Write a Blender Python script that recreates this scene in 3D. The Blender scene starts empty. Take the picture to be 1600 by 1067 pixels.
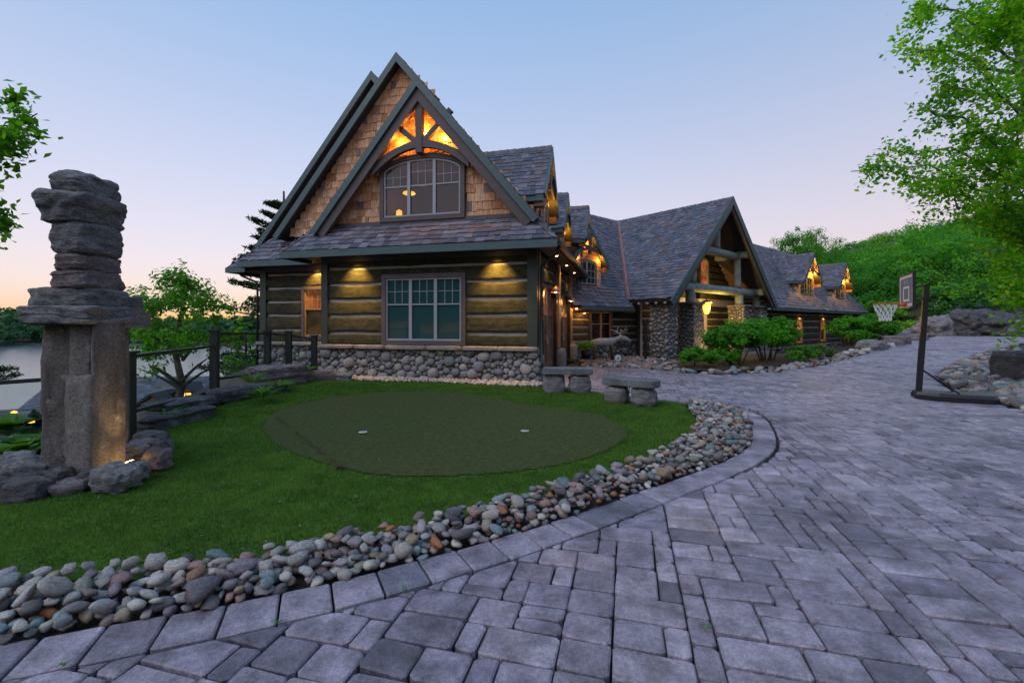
import bpy, bmesh, math, random
import numpy as np
from mathutils import Vector, Matrix, noise

scene = bpy.context.scene
COL = scene.collection
R = math.radians

# ------------------------------------------------------------------ camera
CAM_H, FPX, HORIZON = 1.7, 700.0, 505.0
cam_data = bpy.data.cameras.new('camera')
cam_data.sensor_width = 36.0
cam_data.lens = 36.0 * FPX / 1600.0
cam_data.shift_y = -(533.5 - HORIZON) / 1600.0
cam_data.clip_start = 0.05
cam_data.clip_end = 5000.0
cam = bpy.data.objects.new('camera', cam_data)
cam.location = (0, 0, CAM_H)
cam.rotation_euler = (R(90), 0, 0)
COL.objects.link(cam)
scene.camera = cam

# ------------------------------------------------------------------ dusk sky
SUN_ELEV, SUN_ROT = R(-2.0), R(-28)
world = bpy.data.worlds.new('World')
scene.world = world
world.use_nodes = True
wn, wl = world.node_tree.nodes, world.node_tree.links
wn.clear()
w_out = wn.new('ShaderNodeOutputWorld')
w_bg = wn.new('ShaderNodeBackground')
w_sky = wn.new('ShaderNodeTexSky')
w_sky.sky_type = 'NISHITA'
w_sky.sun_disc = False
w_sky.sun_elevation = SUN_ELEV
w_sky.sun_rotation = SUN_ROT
w_sky.air_density = 1.0
w_sky.dust_density = 4.0
w_sky.ozone_density = 3.5
w_bg.inputs['Strength'].default_value = 0.15
# dusk tones: soften the glare of the sunset side, and a pale haze all round the horizon
w_gam = wn.new('ShaderNodeGamma'); w_gam.inputs[1].default_value = .17
w_tint = wn.new('ShaderNodeMix'); w_tint.data_type = 'RGBA'; w_tint.blend_type = 'MULTIPLY'; w_tint.inputs[0].default_value = 1
w_tint.inputs[7].default_value = (.215, .480, .705, 1)
w_tc = wn.new('ShaderNodeTexCoord'); w_sep = wn.new('ShaderNodeSeparateXYZ')
w_abs = wn.new('ShaderNodeMath'); w_abs.operation = 'ABSOLUTE'
w_inv = wn.new('ShaderNodeMath'); w_inv.operation = 'SUBTRACT'; w_inv.inputs[0].default_value = 1
w_pow = wn.new('ShaderNodeMath'); w_pow.operation = 'POWER'; w_pow.inputs[1].default_value = 2.0
w_haze = wn.new('ShaderNodeMix'); w_haze.data_type = 'RGBA'; w_haze.blend_type = 'ADD'
w_haze.inputs[7].default_value = (.585, .268, .055, 1)
wl.new(w_sky.outputs[0], w_gam.inputs[0]); wl.new(w_gam.outputs[0], w_tint.inputs[6])
wl.new(w_tc.outputs['Generated'], w_sep.inputs[0]); wl.new(w_sep.outputs[2], w_abs.inputs[0]); wl.new(w_abs.outputs[0], w_inv.inputs[1])
wl.new(w_inv.outputs[0], w_pow.inputs[0]); wl.new(w_pow.outputs[0], w_haze.inputs[0]); wl.new(w_tint.outputs[2], w_haze.inputs[6])
w_hs = wn.new('ShaderNodeHueSaturation'); w_hs.inputs['Saturation'].default_value = 1.0
wl.new(w_haze.outputs[2], w_hs.inputs['Color']); wl.new(w_hs.outputs[0], w_bg.inputs['Color'])
wl.new(w_bg.outputs[0], w_out.inputs['Surface'])

fill_sun_data = bpy.data.lights.new('fill_sun', 'SUN')
fill_sun_data.energy = 0.15
fill_sun_data.angle = R(50)
fill_sun_data.color = (.97, .95, 1.0)
fill_sun = bpy.data.objects.new('fill_sun', fill_sun_data)
sd = Vector((-.50, -.42, .72)).normalized()      # soft fill light added from the open lake side, apart from the sky
fill_sun.rotation_euler = (-sd).to_track_quat('-Z', 'Y').to_euler()
COL.objects.link(fill_sun)

vs = scene.view_settings
vs.view_transform = 'Standard'
vs.look = 'None'
vs.gamma = 1.0
vs.use_curve_mapping = False
vs.exposure = 3.33
LAMP = .36
scene.cycles.use_denoising = True
scene.cycles.max_bounces = 6
scene.cycles.transparent_max_bounces = 12
scene.cycles.caustics_reflective = False
scene.cycles.caustics_refractive = False

# ------------------------------------------------------------------ helpers
def tag(o, label=None, cat=None, group=None, kind=None):
    if label: o['label'] = label
    if cat: o['category'] = cat
    if group: o['group'] = group
    if kind: o['kind'] = kind
    return o

def empty(name, loc, label=None, cat=None, group=None, kind=None):
    o = bpy.data.objects.new(name, None)
    o.location = loc
    o.empty_display_size = 0.2
    COL.objects.link(o)
    o['base'] = 1
    return tag(o, label, cat, group, kind)

def adopt(o, parent):
    if parent is None: return o
    o.parent = parent
    if parent.type == 'EMPTY':
        o.matrix_parent_inverse = Matrix.Translation(-Vector(parent.location))
    return o

def fast_mesh(name, verts, faces, rnd=None, smooth=False):
    verts = np.asarray(verts, dtype=np.float32)
    faces = np.asarray(faces, dtype=np.int32)
    me = bpy.data.meshes.new(name)
    n, k = faces.shape
    me.vertices.add(len(verts)); me.vertices.foreach_set('co', verts.ravel())
    me.loops.add(n * k); me.loops.foreach_set('vertex_index', faces.ravel())
    me.polygons.add(n)
    me.polygons.foreach_set('loop_start', np.arange(0, n * k, k, dtype=np.int32))
    me.polygons.foreach_set('loop_total', np.full(n, k, dtype=np.int32))
    if smooth: me.polygons.foreach_set('use_smooth', np.ones(n, dtype=bool))
    me.update(calc_edges=True)
    if rnd is not None:
        a = me.attributes.new('rnd', 'FLOAT', 'FACE')
        a.data.foreach_set('value', np.asarray(rnd, dtype=np.float32))
    return me

def link(name, me, mat=None, parent=None):
    o = bpy.data.objects.new(name, me)
    if mat is not None and len(me.materials) == 0: me.materials.append(mat)
    COL.objects.link(o)
    return adopt(o, parent)

class MB:
    """collects shapes given in a frame, builds one mesh object"""
    def __init__(s, frame=None):
        s.f = frame or Matrix.Identity(4)
        s.v, s.p, s.r = [], [], []
    def pt(s, p):
        s.v.append(tuple(s.f @ Vector(p))); return len(s.v) - 1
    def poly(s, pts, r=0.0):
        s.p.append([s.pt(p) for p in pts]); s.r.append(r)
    def hexa(s, c, r=0.0, back=True):
        """c: 8 corners, 0-3 bottom ring, 4-7 top ring"""
        i = [s.pt(p) for p in c]
        fs = [(3, 2, 1, 0), (4, 5, 6, 7), (0, 1, 5, 4), (1, 2, 6, 5), (2, 3, 7, 6), (3, 0, 4, 7)]
        for f in fs:
            s.p.append([i[j] for j in f]); s.r.append(r)
    def box(s, x0, x1, y0, y1, z0, z1, r=0.0):
        s.hexa([(x0, y0, z0), (x1, y0, z0), (x1, y1, z0), (x0, y1, z0),
                (x0, y0, z1), (x1, y0, z1), (x1, y1, z1), (x0, y1, z1)], r)
    def bar(s, a, b, w, h, up=(0, 0, 1), r=0.0):
        a, b, up = Vector(a), Vector(b), Vector(up)
        d = (b - a).normalized()
        sx = d.cross(up)
        if sx.length < 1e-5: sx = d.cross(Vector((1, 0, 0)))
        sx.normalize(); sz = sx.cross(d).normalized()
        sx *= w / 2; sz *= h / 2
        s.hexa([a - sx - sz, a + sx - sz, b + sx - sz, b - sx - sz, a - sx + sz, a + sx + sz, b + sx + sz, b - sx + sz], r)
    def slab(s, poly, thick, r=0.0):
        """planar polygon extruded downwards along its normal"""
        P = [Vector(p) for p in poly]
        n = Vector((0, 0, 0))
        for i in range(len(P)):
            n += P[i].cross(P[(i + 1) % len(P)])
        n.normalize()
        Q = [p - n * thick for p in P]
        s.poly(P, r); s.poly(Q[::-1], r)
        for i in range(len(P)):
            j = (i + 1) % len(P)
            s.poly([P[i], Q[i], Q[j], P[j]], r)
    def tube(s, pts, rad, sides=8, cap=True, r=0.0):
        pts = [Vector(p) for p in pts]
        if not hasattr(rad, '__len__'): rad = [rad] * len(pts)
        rings = []
        t0 = (pts[1] - pts[0]).normalized()
        ref = Vector((0, 0, 1)) if abs(t0.z) < .9 else Vector((1, 0, 0))
        nx = t0.cross(ref).normalized()
        for i, p in enumerate(pts):
            t = (pts[min(i + 1, len(pts) - 1)] - pts[max(i - 1, 0)]).normalized()
            nx = (nx - t * nx.dot(t)).normalized()
            ny = t.cross(nx)
            rings.append([s.pt(p + (nx * math.cos(a) + ny * math.sin(a)) * rad[i]) for a in [2 * math.pi * k / sides for k in range(sides)]])
        for i in range(len(rings) - 1):
            for k in range(sides):
                s.p.append([rings[i][k], rings[i][(k + 1) % sides], rings[i + 1][(k + 1) % sides], rings[i + 1][k]]); s.r.append(r)
        if cap:
            s.p.append(rings[0][::-1]); s.r.append(r); s.p.append(rings[-1]); s.r.append(r)
    def lathe(s, prof, c, sides=16, r=0.0):
        c = Vector(c); rings = []
        for (rad, z) in prof:
            rings.append([s.pt(c + Vector((rad * math.cos(2 * math.pi * k / sides), rad * math.sin(2 * math.pi * k / sides), z))) for k in range(sides)])
        for i in range(len(rings) - 1):
            for k in range(sides):
                s.p.append([rings[i][k], rings[i][(k + 1) % sides], rings[i + 1][(k + 1) % sides], rings[i + 1][k]]); s.r.append(r)
    def ring(s, poly, width, y0, y1, r=0.0):
        """convex CCW outline in the frame's xz plane, moulded as a frame of the given width"""
        inner = inset(poly, width)
        n = len(poly)
        for i in range(n):
            j = (i + 1) % n
            o0, o1, i0, i1 = poly[i], poly[j], inner[i], inner[j]
            F = lambda q, y: (q[0], y, q[1])
            s.poly([F(o0, y0), F(o1, y0), F(i1, y0), F(i0, y0)], r)
            s.poly([F(o1, y1), F(o0, y1), F(i0, y1), F(i1, y1)], r)
            s.poly([F(o0, y1), F(o1, y1), F(o1, y0), F(o0, y0)], r)
            s.poly([F(i0, y0), F(i1, y0), F(i1, y1), F(i0, y1)], r)
        return inner
    def build(s, name, mat, parent=None, smooth=False):
        me = bpy.data.meshes.new(name)
        me.from_pydata(s.v, [], s.p)
        if smooth: me.polygons.foreach_set('use_smooth', np.ones(len(s.p), dtype=bool))
        if any(s.r):
            a = me.attributes.new('rnd', 'FLOAT', 'FACE')
            a.data.foreach_set('value', np.asarray(s.r, dtype=np.float32))
        me.update()
        return link(name, me, mat, parent)

def inset(poly, w):
    n = len(poly); out = []
    for i in range(n):
        p0, p1, p2 = Vector(poly[i - 1]), Vector(poly[i]), Vector(poly[(i + 1) % n])
        d1, d2 = (p1 - p0).normalized(), (p2 - p1).normalized()
        n1, n2 = Vector((-d1.y, d1.x)), Vector((-d2.y, d2.x))
        k = 1 + n1.dot(n2)
        out.append(tuple(p1 + (n1 + n2) * (w / max(k, .3))))
    return out

def frame(x, y, z=0.0, deg=0.0):
    return Matrix.Translation((x, y, z)) @ Matrix.Rotation(R(deg), 4, 'Z')

def sm(t):
    t = np.clip(t, 0, 1); return t * t * (3 - 2 * t)

def point_light(loc, watts, color=(1, .55, .18), radius=.04, parent=None):
    d = bpy.data.lights.new('lamp_light', 'POINT'); d.energy = watts * LAMP; d.color = color; d.shadow_soft_size = radius
    o = bpy.data.objects.new('lamp_light', d); o.location = loc; COL.objects.link(o); return adopt(o, parent)

def spot_light(loc, target, watts, deg=70, color=(1, .62, .22), blend=.7, parent=None):
    d = bpy.data.lights.new('lamp_light', 'SPOT'); d.energy = watts * LAMP; d.color = color; d.shadow_soft_size = .03
    d.spot_size = R(deg); d.spot_blend = blend
    o = bpy.data.objects.new('lamp_light', d); o.location = loc
    o.rotation_euler = (Vector(target) - Vector(loc)).to_track_quat('-Z', 'Y').to_euler()
    COL.objects.link(o); return adopt(o, parent)

# ------------------------------------------------------------------ materials
def new_mat(name):
    m = bpy.data.materials.new(name); m.use_nodes = True
    nt = m.node_tree; nt.nodes.clear()
    out = nt.nodes.new('ShaderNodeOutputMaterial')
    b = nt.nodes.new('ShaderNodeBsdfPrincipled')
    nt.links.new(b.outputs[0], out.inputs[0])
    return m, nt, b, out

def rnd_value(nt):
    """random number of the piece: per face (joined pieces) plus per object (single pieces)"""
    a = nt.nodes.new('ShaderNodeAttribute'); a.attribute_name = 'rnd'
    o = nt.nodes.new('ShaderNodeObjectInfo')
    add = nt.nodes.new('ShaderNodeMath'); add.operation = 'ADD'
    nt.links.new(a.outputs['Fac'], add.inputs[0]); nt.links.new(o.outputs['Random'], add.inputs[1])
    fr = nt.nodes.new('ShaderNodeMath'); fr.operation = 'FRACT'
    nt.links.new(add.outputs[0], fr.inputs[0])
    return fr.outputs[0]

def ramp(nt, fac, stops, interp='LINEAR'):
    r = nt.nodes.new('ShaderNodeValToRGB'); cr = r.color_ramp; cr.interpolation = interp
    while len(cr.elements) > 1: cr.elements.remove(cr.elements[-1])
    cr.elements[0].position = stops[0][0]; cr.elements[0].color = (*stops[0][1], 1)
    for p, c in stops[1:]:
        e = cr.elements.new(p); e.color = (*c, 1)
    if fac is not None: nt.links.new(fac, r.inputs[0])
    return r.outputs[0]

def tex_noise(nt, scale, detail=6, rough=.6, stretch=None, coord='Object', offset=None):
    tc = nt.nodes.new('ShaderNodeTexCoord')
    src = tc.outputs[coord]
    if stretch or offset is not None:
        mp = nt.nodes.new('ShaderNodeMapping')
        if stretch: mp.inputs['Scale'].default_value = stretch
        nt.links.new(src, mp.inputs[0]); src = mp.outputs[0]
        if offset is not None:
            cx = nt.nodes.new('ShaderNodeCombineXYZ')
            ml = nt.nodes.new('ShaderNodeMath'); ml.operation = 'MULTIPLY'; ml.inputs[1].default_value = 37.0
            nt.links.new(offset, ml.inputs[0])
            for k in range(3): nt.links.new(ml.outputs[0], cx.inputs[k])
            nt.links.new(cx.outputs[0], mp.inputs['Location'])
    n = nt.nodes.new('ShaderNodeTexNoise')
    n.inputs['Scale'].default_value = scale; n.inputs['Detail'].default_value = detail; n.inputs['Roughness'].default_value = rough
    nt.links.new(src, n.inputs['Vector'])
    return n.outputs['Fac']

def mix(nt, fac, a, b, mode='MIX'):
    m = nt.nodes.new('ShaderNodeMix'); m.data_type = 'RGBA'; m.blend_type = mode
    for sock, v in ((0, fac), (6, a), (7, b)):
        if isinstance(v, (int, float)): m.inputs[sock].default_value = v
        elif isinstance(v, tuple): m.inputs[sock].default_value = (*v, 1)
        else: nt.links.new(v, m.inputs[sock])
    return m.outputs[2]

def bump(nt, bsdf, height, strength=.5, dist=.01):
    b = nt.nodes.new('ShaderNodeBump'); b.inputs['Strength'].default_value = strength; b.inputs['Distance'].default_value = dist
    nt.links.new(height, b.inputs['Height']); nt.links.new(b.outputs[0], bsdf.inputs['Normal'])

def piece_mat(name, stops, rough=.8, nscale=12, namt=.35, bscale=60, bstr=.5, bdist=.006, stretch=None, spec=.3, speck=None, stain=False):
    """stops: colours the single pieces take; noise darkens/lightens inside a piece"""
    m, nt, b, out = new_mat(name)
    rv = rnd_value(nt)
    base = ramp(nt, rv, stops)
    n1 = tex_noise(nt, nscale, 5, .6, stretch, offset=rv)
    var = ramp(nt, n1, [(.3, (1 - namt,) * 3), (.7, (1 + namt * .6,) * 3)])
    c = mix(nt, 1.0, base, var, 'MULTIPLY')
    if speck:
        n3 = tex_noise(nt, speck[0], 2, .7)
        s = ramp(nt, n3, [(.5, (1, 1, 1)), (.72, speck[1])])
        c = mix(nt, 1.0, c, s, 'MULTIPLY')
    if stain:
        n4 = tex_noise(nt, .9, 6, .7)
        c = mix(nt, 1.0, c, ramp(nt, n4, [(.36, (.55, .55, .56)), (.5, (1, 1, 1)), (.68, (1.18, 1.16, 1.14))]), 'MULTIPLY')
        n5 = tex_noise(nt, 38, 3, .7)
        c = mix(nt, 1.0, c, ramp(nt, n5, [(.35, (.72, .72, .74)), (.62, (1.15, 1.15, 1.15))]), 'MULTIPLY')
    nt.links.new(c, b.inputs['Base Color'])
    b.inputs['Roughness'].default_value = rough
    b.inputs['Specular IOR Level'].default_value = spec
    n2 = tex_noise(nt, bscale, 4, .65, stretch, offset=rv)
    bump(nt, b, n2, bstr, bdist)
    return m

def plain_mat(name, c, rough=.6, metal=0.0, nscale=9, namt=.2, bstr=.15, spec=.4, stretch=None, bscale=40):
    m, nt, b, out = new_mat(name)
    n1 = tex_noise(nt, nscale, 5, .6, stretch)
    var = ramp(nt, n1, [(.3, tuple(x * (1 - namt) for x in c)), (.7, tuple(x * (1 + namt) for x in c))])
    nt.links.new(var, b.inputs['Base Color'])
    b.inputs['Roughness'].default_value = rough; b.inputs['Metallic'].default_value = metal
    b.inputs['Specular IOR Level'].default_value = spec
    if bstr: bump(nt, b, tex_noise(nt, bscale, 4, .6, stretch), bstr, .005)
    return m

def glow_mat(name, c, strength):
    m, nt, b, out = new_mat(name)
    b.inputs['Base Color'].default_value = (*c, 1)
    b.inputs['Emission Color'].default_value = (*c, 1); b.inputs['Emission Strength'].default_value = strength * .3
    return m

def leaf_mat(name, stops, trans=.35, rough=.5, patch=None):
    m, nt, b, out = new_mat(name)
    rv = rnd_value(nt)
    n1 = tex_noise(nt, .45, 2, .5)
    c0 = ramp(nt, rv, stops)
    c = mix(nt, 1.0, c0, ramp(nt, n1, [(.35, (.75, .8, .7)), (.65, (1.25, 1.2, 1.0))]), 'MULTIPLY')
    if patch:
        c = mix(nt, 1.0, c, ramp(nt, tex_noise(nt, 2.2, 5, .65), [(.32, patch[0]), (.5, (1, 1, 1)), (.68, patch[1])]), 'MULTIPLY')
    nt.links.new(c, b.inputs['Base Color']); b.inputs['Roughness'].default_value = rough
    b.inputs['Specular IOR Level'].default_value = .25
    t = nt.nodes.new('ShaderNodeBsdfTranslucent')
    tc = mix(nt, 1.0, c, (1.3, 1.5, .5), 'MULTIPLY'); nt.links.new(tc, t.inputs[0])
    ms = nt.nodes.new('ShaderNodeMixShader'); ms.inputs[0].default_value = trans
    nt.links.new(b.outputs[0], ms.inputs[1]); nt.links.new(t.outputs[0], ms.inputs[2]); nt.links.new(ms.outputs[0], out.inputs[0])
    return m

STONE_STOPS = [(0, (.24, .23, .23)), (.10, (.46, .40, .34)), (.18, (.11, .12, .13)), (.28, (.36, .21, .18)), (.36, (.15, .22, .24)), (.46, (.42, .38, .35)),
               (.55, (.08, .07, .07)), (.64, (.29, .24, .27)), (.72, (.56, .51, .45)), (.79, (.24, .12, .10)), (.86, (.12, .19, .20)), (.92, (.40, .29, .18)), (.965, (.17, .14, .12)), (.985, (.42, .14, .05)), (1, (.42, .14, .05))]
M = {}
M['river'] = piece_mat('river_stone', STONE_STOPS, .6, 3.2, .55, 14, .35, .03, (1, 1, 2.2), .4, speck=(9, (.72, .72, .72)))
M['field'] = piece_mat('field_stone', [(0, (.20, .20, .21)), (.2, (.30, .28, .27)), (.4, (.16, .17, .18)), (.55, (.34, .29, .25)), (.7, (.24, .24, .27)), (.85, (.13, .13, .14)), (1, (.38, .35, .33))], .8, 10, .45, 40, .6, .008)
M['paver'] = piece_mat('paver_stone', [(0, (.295, .245, .305)), (.2, (.40, .335, .395)), (.4, (.24, .21, .27)), (.55, (.36, .30, .35)), (.7, (.28, .24, .295)), (.82, (.44, .37, .42)), (.90, (.14, .125, .16)), (.95, (.25, .21, .25)), (1, (.38, .305, .335))], .42, 5.5, .6, 110, 1.0, .009, spec=.75, stain=True, speck=(150, (.45, .45, .47)))
M['border'] = piece_mat('border_paver', [(0, (.33, .28, .33)), (.4, (.39, .33, .38)), (.75, (.29, .25, .30)), (.92, (.20, .185, .23)), (1, (.37, .31, .34))], .5, 5.5, .5, 110, 1.0, .008, spec=.6, stain=True, speck=(150, (.5, .5, .52)))
M['joint'] = plain_mat('joint_sand', (.026, .024, .022), .95, bstr=.4)
M['soil'] = plain_mat('soil', (.05, .045, .035), .95, nscale=2, namt=.4, bstr=.6, bscale=14)
M['mulch'] = plain_mat('mulch', (.022, .017, .014), .95, nscale=20, namt=.5, bstr=.9, bscale=60)
M['mortar'] = plain_mat('mortar', (.07, .068, .066), .95, bstr=.5)
M['ledge'] = piece_mat('ledge_stone', [(0, (.24, .20, .18)), (1, (.30, .26, .24))], .8, 4, .4, 30, .6, .01)
M['roofshake'] = piece_mat('roof_shake', [(0, (.09, .095, .13)), (.25, (.14, .14, .18)), (.5, (.06, .062, .085)), (.7, (.19, .185, .23)), (.88, (.11, .085, .085)), (1, (.19, .13, .115))], .6, 6, .45, 50, .6, .006, (6, 6, 1), .35)
M['wallshake'] = piece_mat('wall_shake', [(0, (.58, .27, .13)), (.25, (.74, .42, .24)), (.45, (.42, .18, .09)), (.65, (.80, .52, .34)), (.85, (.62, .31, .16)), (.96, (.22, .16, .15)), (1, (.26, .20, .20))], .85, 7, .55, 60, .6, .006, (5, 5, .7), .2)
M['deck'] = plain_mat('roof_deck', (.045, .043, .048), .9)
M['green_trim'] = plain_mat('green_trim', (.055, .095, .102), .5, nscale=3, namt=.18, stretch=(1, 1, 8))
M['dark_trim'] = plain_mat('dark_green_trim', (.030, .040, .032), .55, nscale=3, namt=.2, stretch=(1, 1, 8))
M['brown_trim'] = plain_mat('brown_trim', (.080, .062, .064), .6, nscale=4, namt=.2, stretch=(1, 1, 6))
M['soffit'] = plain_mat('soffit_board', (.20, .115, .06), .7, nscale=5, namt=.3, stretch=(1, 8, 1))
M['log'] = piece_mat('log_timber', [(0, (.054, .052, .030)), (.5, (.066, .060, .034)), (1, (.045, .047, .028))], .85, 4, .55, 30, 1.0, .03, (1, 1, 2.5), .2, speck=(24, (.6, .6, .6)))
M['roundlog'] = plain_mat('round_log', (.24, .29, .26), .75, nscale=5, namt=.25, bstr=.5, stretch=(.6, .6, .6))
M['chink'] = plain_mat('chinking', (.38, .35, .35), .95, nscale=12, namt=.15, bstr=.5)
M['sash'] = plain_mat('sash_paint', (.30, .31, .34), .45, namt=.06, bstr=0)
M['warm_sash'] = plain_mat('wood_sash', (.30, .18, .09), .5, namt=.15, bstr=0)
M['black_metal'] = plain_mat('black_metal', (.012, .013, .015), .4, namt=.1, bstr=0)
M['fence'] = plain_mat('fence_paint', (.022, .028, .024), .55, namt=.25, bstr=.2)
M['copper'] = plain_mat('copper', (.42, .20, .16), .45, .7, namt=.3)
M['door'] = plain_mat('door_wood', (.12, .065, .045), .55, nscale=5, namt=.3, stretch=(6, 6, .6))
M['white'] = plain_mat('white_paint', (.72, .72, .74), .5, namt=.05, bstr=0)
M['bark'] = plain_mat('bark', (.10, .085, .07), .95, nscale=6, namt=.45, bstr=.9, bscale=18, stretch=(1, 1, .35))
M['pale_bark'] = plain_mat('pale_bark', (.20, .18, .17), .95, nscale=6, namt=.4, bstr=.8, bscale=18, stretch=(1, 1, .35))
M['driftwood'] = plain_mat('driftwood', (.30, .29, .30), .9, nscale=7, namt=.4, bstr=.8, stretch=(1, 1, 1))
M['bulb'] = glow_mat('lit_bulb', (1.0, .62, .22), 14.0)
M['amber'] = glow_mat('amber_glass', (1.0, .46, .05), .9)
M['lamp_in'] = glow_mat('lamp_inside', (1.0, .50, .12), 4.0)

def glass_dark(name, c, emit=None, spec=.8):
    m, nt, b, out = new_mat(name)
    b.inputs['Base Color'].default_value = (*c, 1); b.inputs['Roughness'].default_value = .06
    b.inputs['Specular IOR Level'].default_value = spec
    n = tex_noise(nt, 1.2, 2, .5); bump(nt, b, n, .05, .02)
    if emit:
        n2 = tex_noise(nt, 1.6, 3, .6)
        r = ramp(nt, n2, [(.4, tuple(x * .25 for x in emit)), (.65, emit)])
        nt.links.new(r, b.inputs['Emission Color']); b.inputs['Emission Strength'].default_value = .3
    return m
M['glass'] = glass_dark('window_glass', (.010, .012, .016))
M['glass_teal'] = glass_dark('blind_glass', (.020, .062, .066), spec=.25)
M['glass_warm'] = glass_dark('lit_glass', (.03, .015, .01), (.16, .045, .012))

def clear_glass(name='clear_glass', tint=(.86, .92, .92, 1), refl=.06):
    m, nt, b, out = new_mat(name)
    t = nt.nodes.new('ShaderNodeBsdfTransparent'); t.inputs[0].default_value = tint
    g = nt.nodes.new('ShaderNodeBsdfGlossy'); g.inputs['Roughness'].default_value = .03
    ms = nt.nodes.new('ShaderNodeMixShader'); ms.inputs[0].default_value = refl; nt.links.new(t.outputs[0], ms.inputs[1]); nt.links.new(g.outputs[0], ms.inputs[2])
    nt.links.new(ms.outputs[0], out.inputs[0]); return m
M['clear'] = clear_glass()
M['room_glass'] = clear_glass('room_glass', (.50, .48, .48, 1), .10)

def rock_mat(name, c1, c2, scale=2.5, strat=5.0, lichen=(.25, .30, .27)):
    m, nt, b, out = new_mat(name)
    n1 = tex_noise(nt, scale, 8, .65, (1, 1, strat))
    n2 = tex_noise(nt, scale * 1.7, 5, .6)
    n3 = tex_noise(nt, 30, 5, .7, (1, 1, 2.2))
    c = ramp(nt, n1, [(.3, c1), (.52, tuple((a + b_) / 2 for a, b_ in zip(c1, c2))), (.7, c2)])
    c = mix(nt, ramp(nt, n2, [(.56, (0, 0, 0)), (.72, (.6, .6, .6))]), c, lichen)
    c = mix(nt, 1.0, c, ramp(nt, n3, [(.32, (.45, .45, .47)), (.66, (1.3, 1.3, 1.3))]), 'MULTIPLY')
    nt.links.new(c, b.inputs['Base Color']); b.inputs['Roughness'].default_value = .85; b.inputs['Specular IOR Level'].default_value = .25
    h = nt.nodes.new('ShaderNodeMath'); h.operation = 'ADD'
    nt.links.new(n1, h.inputs[0]); nt.links.new(n3, h.inputs[1])
    bump(nt, b, h.outputs[0], 1.0, .045)
    return m
M['rock'] = rock_mat('granite_rock', (.11, .11, .12), (.38, .36, .36))
M['rock_dark'] = rock_mat('dark_rock', (.055, .055, .062), (.16, .15, .155))
M['rock_leg'] = rock_mat('gneiss_rock', (.085, .075, .075), (.36, .31, .28), 3.6, .18, (.44, .43, .42))
M['rock_purple'] = rock_mat('purple_rock', (.13, .10, .10), (.34, .27, .27))
M['slab'] = rock_mat('bench_slab', (.12, .13, .135), (.25, .26, .26), 3, 1.5)

M['lawn'] = plain_mat('turf', (.052, .105, .014), .9, nscale=3.5, namt=.35, bstr=.8, bscale=170, spec=.1)
M['green'] = plain_mat('putting_turf', (.056, .068, .022), .95, nscale=14, namt=.3, bstr=.9, bscale=330, spec=.1)
M['blade'] = leaf_mat('turf_blade', [(0, (.050, .120, .014)), (.5, (.072, .155, .019)), (1, (.098, .185, .026))], .3, .7, ((.52, .6, .55), (1.4, 1.2, .9)))
M['leaf_maple'] = leaf_mat('maple_leaf', [(0, (.06, .19, .02)), (.5, (.10, .29, .025)), (1, (.17, .36, .03))], .55)
M['leaf_near'] = leaf_mat('poplar_leaf', [(0, (.06, .22, .02)), (.45, (.14, .38, .025)), (.8, (.26, .48, .03)), (1, (.42, .55, .04))], .6)
M['leaf_hill'] = leaf_mat('hill_leaf', [(0, (.022, .12, .035)), (.3, (.05, .20, .035)), (.6, (.085, .30, .03)), (.85, (.15, .40, .03)), (1, (.26, .46, .03))], .5)
M['leaf_far_hazed'] = leaf_mat('hazed_far_leaf', [(0, (.025, .085, .055)), (.5, (.04, .12, .075)), (1, (.06, .15, .08))], .4)  # distance haze put into the leaf colour as a blue-green tint
M['leaf_shrub'] = leaf_mat('shrub_leaf', [(0, (.04, .18, .012)), (.5, (.07, .27, .016)), (1, (.12, .36, .02))], .5)
M['leaf_hosta'] = leaf_mat('hosta_leaf', [(0, (.06, .17, .02)), (1, (.12, .26, .03))], .35)
M['needle'] = leaf_mat('pine_needle', [(0, (.022, .055, .022)), (1, (.05, .095, .03))], .2)

def water_mat():
    m, nt, b, out = new_mat('lake_water')
    b.inputs['Base Color'].default_value = (.09, .12, .14, 1); b.inputs['Roughness'].default_value = .18
    b.inputs['Specular IOR Level'].default_value = 1.0
    n = tex_noise(nt, .5, 3, .6, (1, 2.2, 1)); bump(nt, b, n, .30, .22)
    return m
M['water'] = water_mat()
# ------------------------------------------------------------------ terrain
EX, EY = 7.5, 21.0
ECOS, ESIN = math.cos(R(40)), math.sin(R(40))
def to_E(X, Y):
    dx, dy = X - EX, Y - EY
    return dx * ECOS + dy * ESIN, -dx * ESIN + dy * ECOS

FENCE_Y = [-20, 4.6, 6.8, 10, 13.8, 16, 18, 60, 400]
FENCE_X = [-9.6, -9.6, -6.2, -7.0, -7.7, -9.9, -10.4, -10.8, -40]
def ground(X, Y):
    X = np.asarray(X, dtype=float); Y = np.asarray(Y, dtype=float)
    rise = .78 * sm((.6 * X + .5 * Y - 12) / 20)
    xe, ye = to_E(X, Y)
    hz = sm((ye + 5) / 4.5) * sm((X - 5) / 3) * sm((62 - X) / 20)
    z = rise * (1 - hz) + hz * (-.5 * sm((xe - 4) / 12))
    dl = np.interp(Y, FENCE_Y, FENCE_X) - X
    z = z - .9 * sm(dl / 2.2) - 14.5 * sm((dl - .4) / 24)
    hx = .95 * X + .25 * Y - 41
    z = z + 3.0 * sm(hx / 5.0) * sm((X - 22) / 8) + 22 * sm((hx - 3) / 105)
    return z
def gz(x, y): return float(ground(x, y))
def gpt(px, py, z=0.0):
    """where the sight line to a ground feature meets height z"""
    Y = (CAM_H - z) * FPX / (py - HORIZON)
    return ((px - 800) / FPX * Y, Y)

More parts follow.
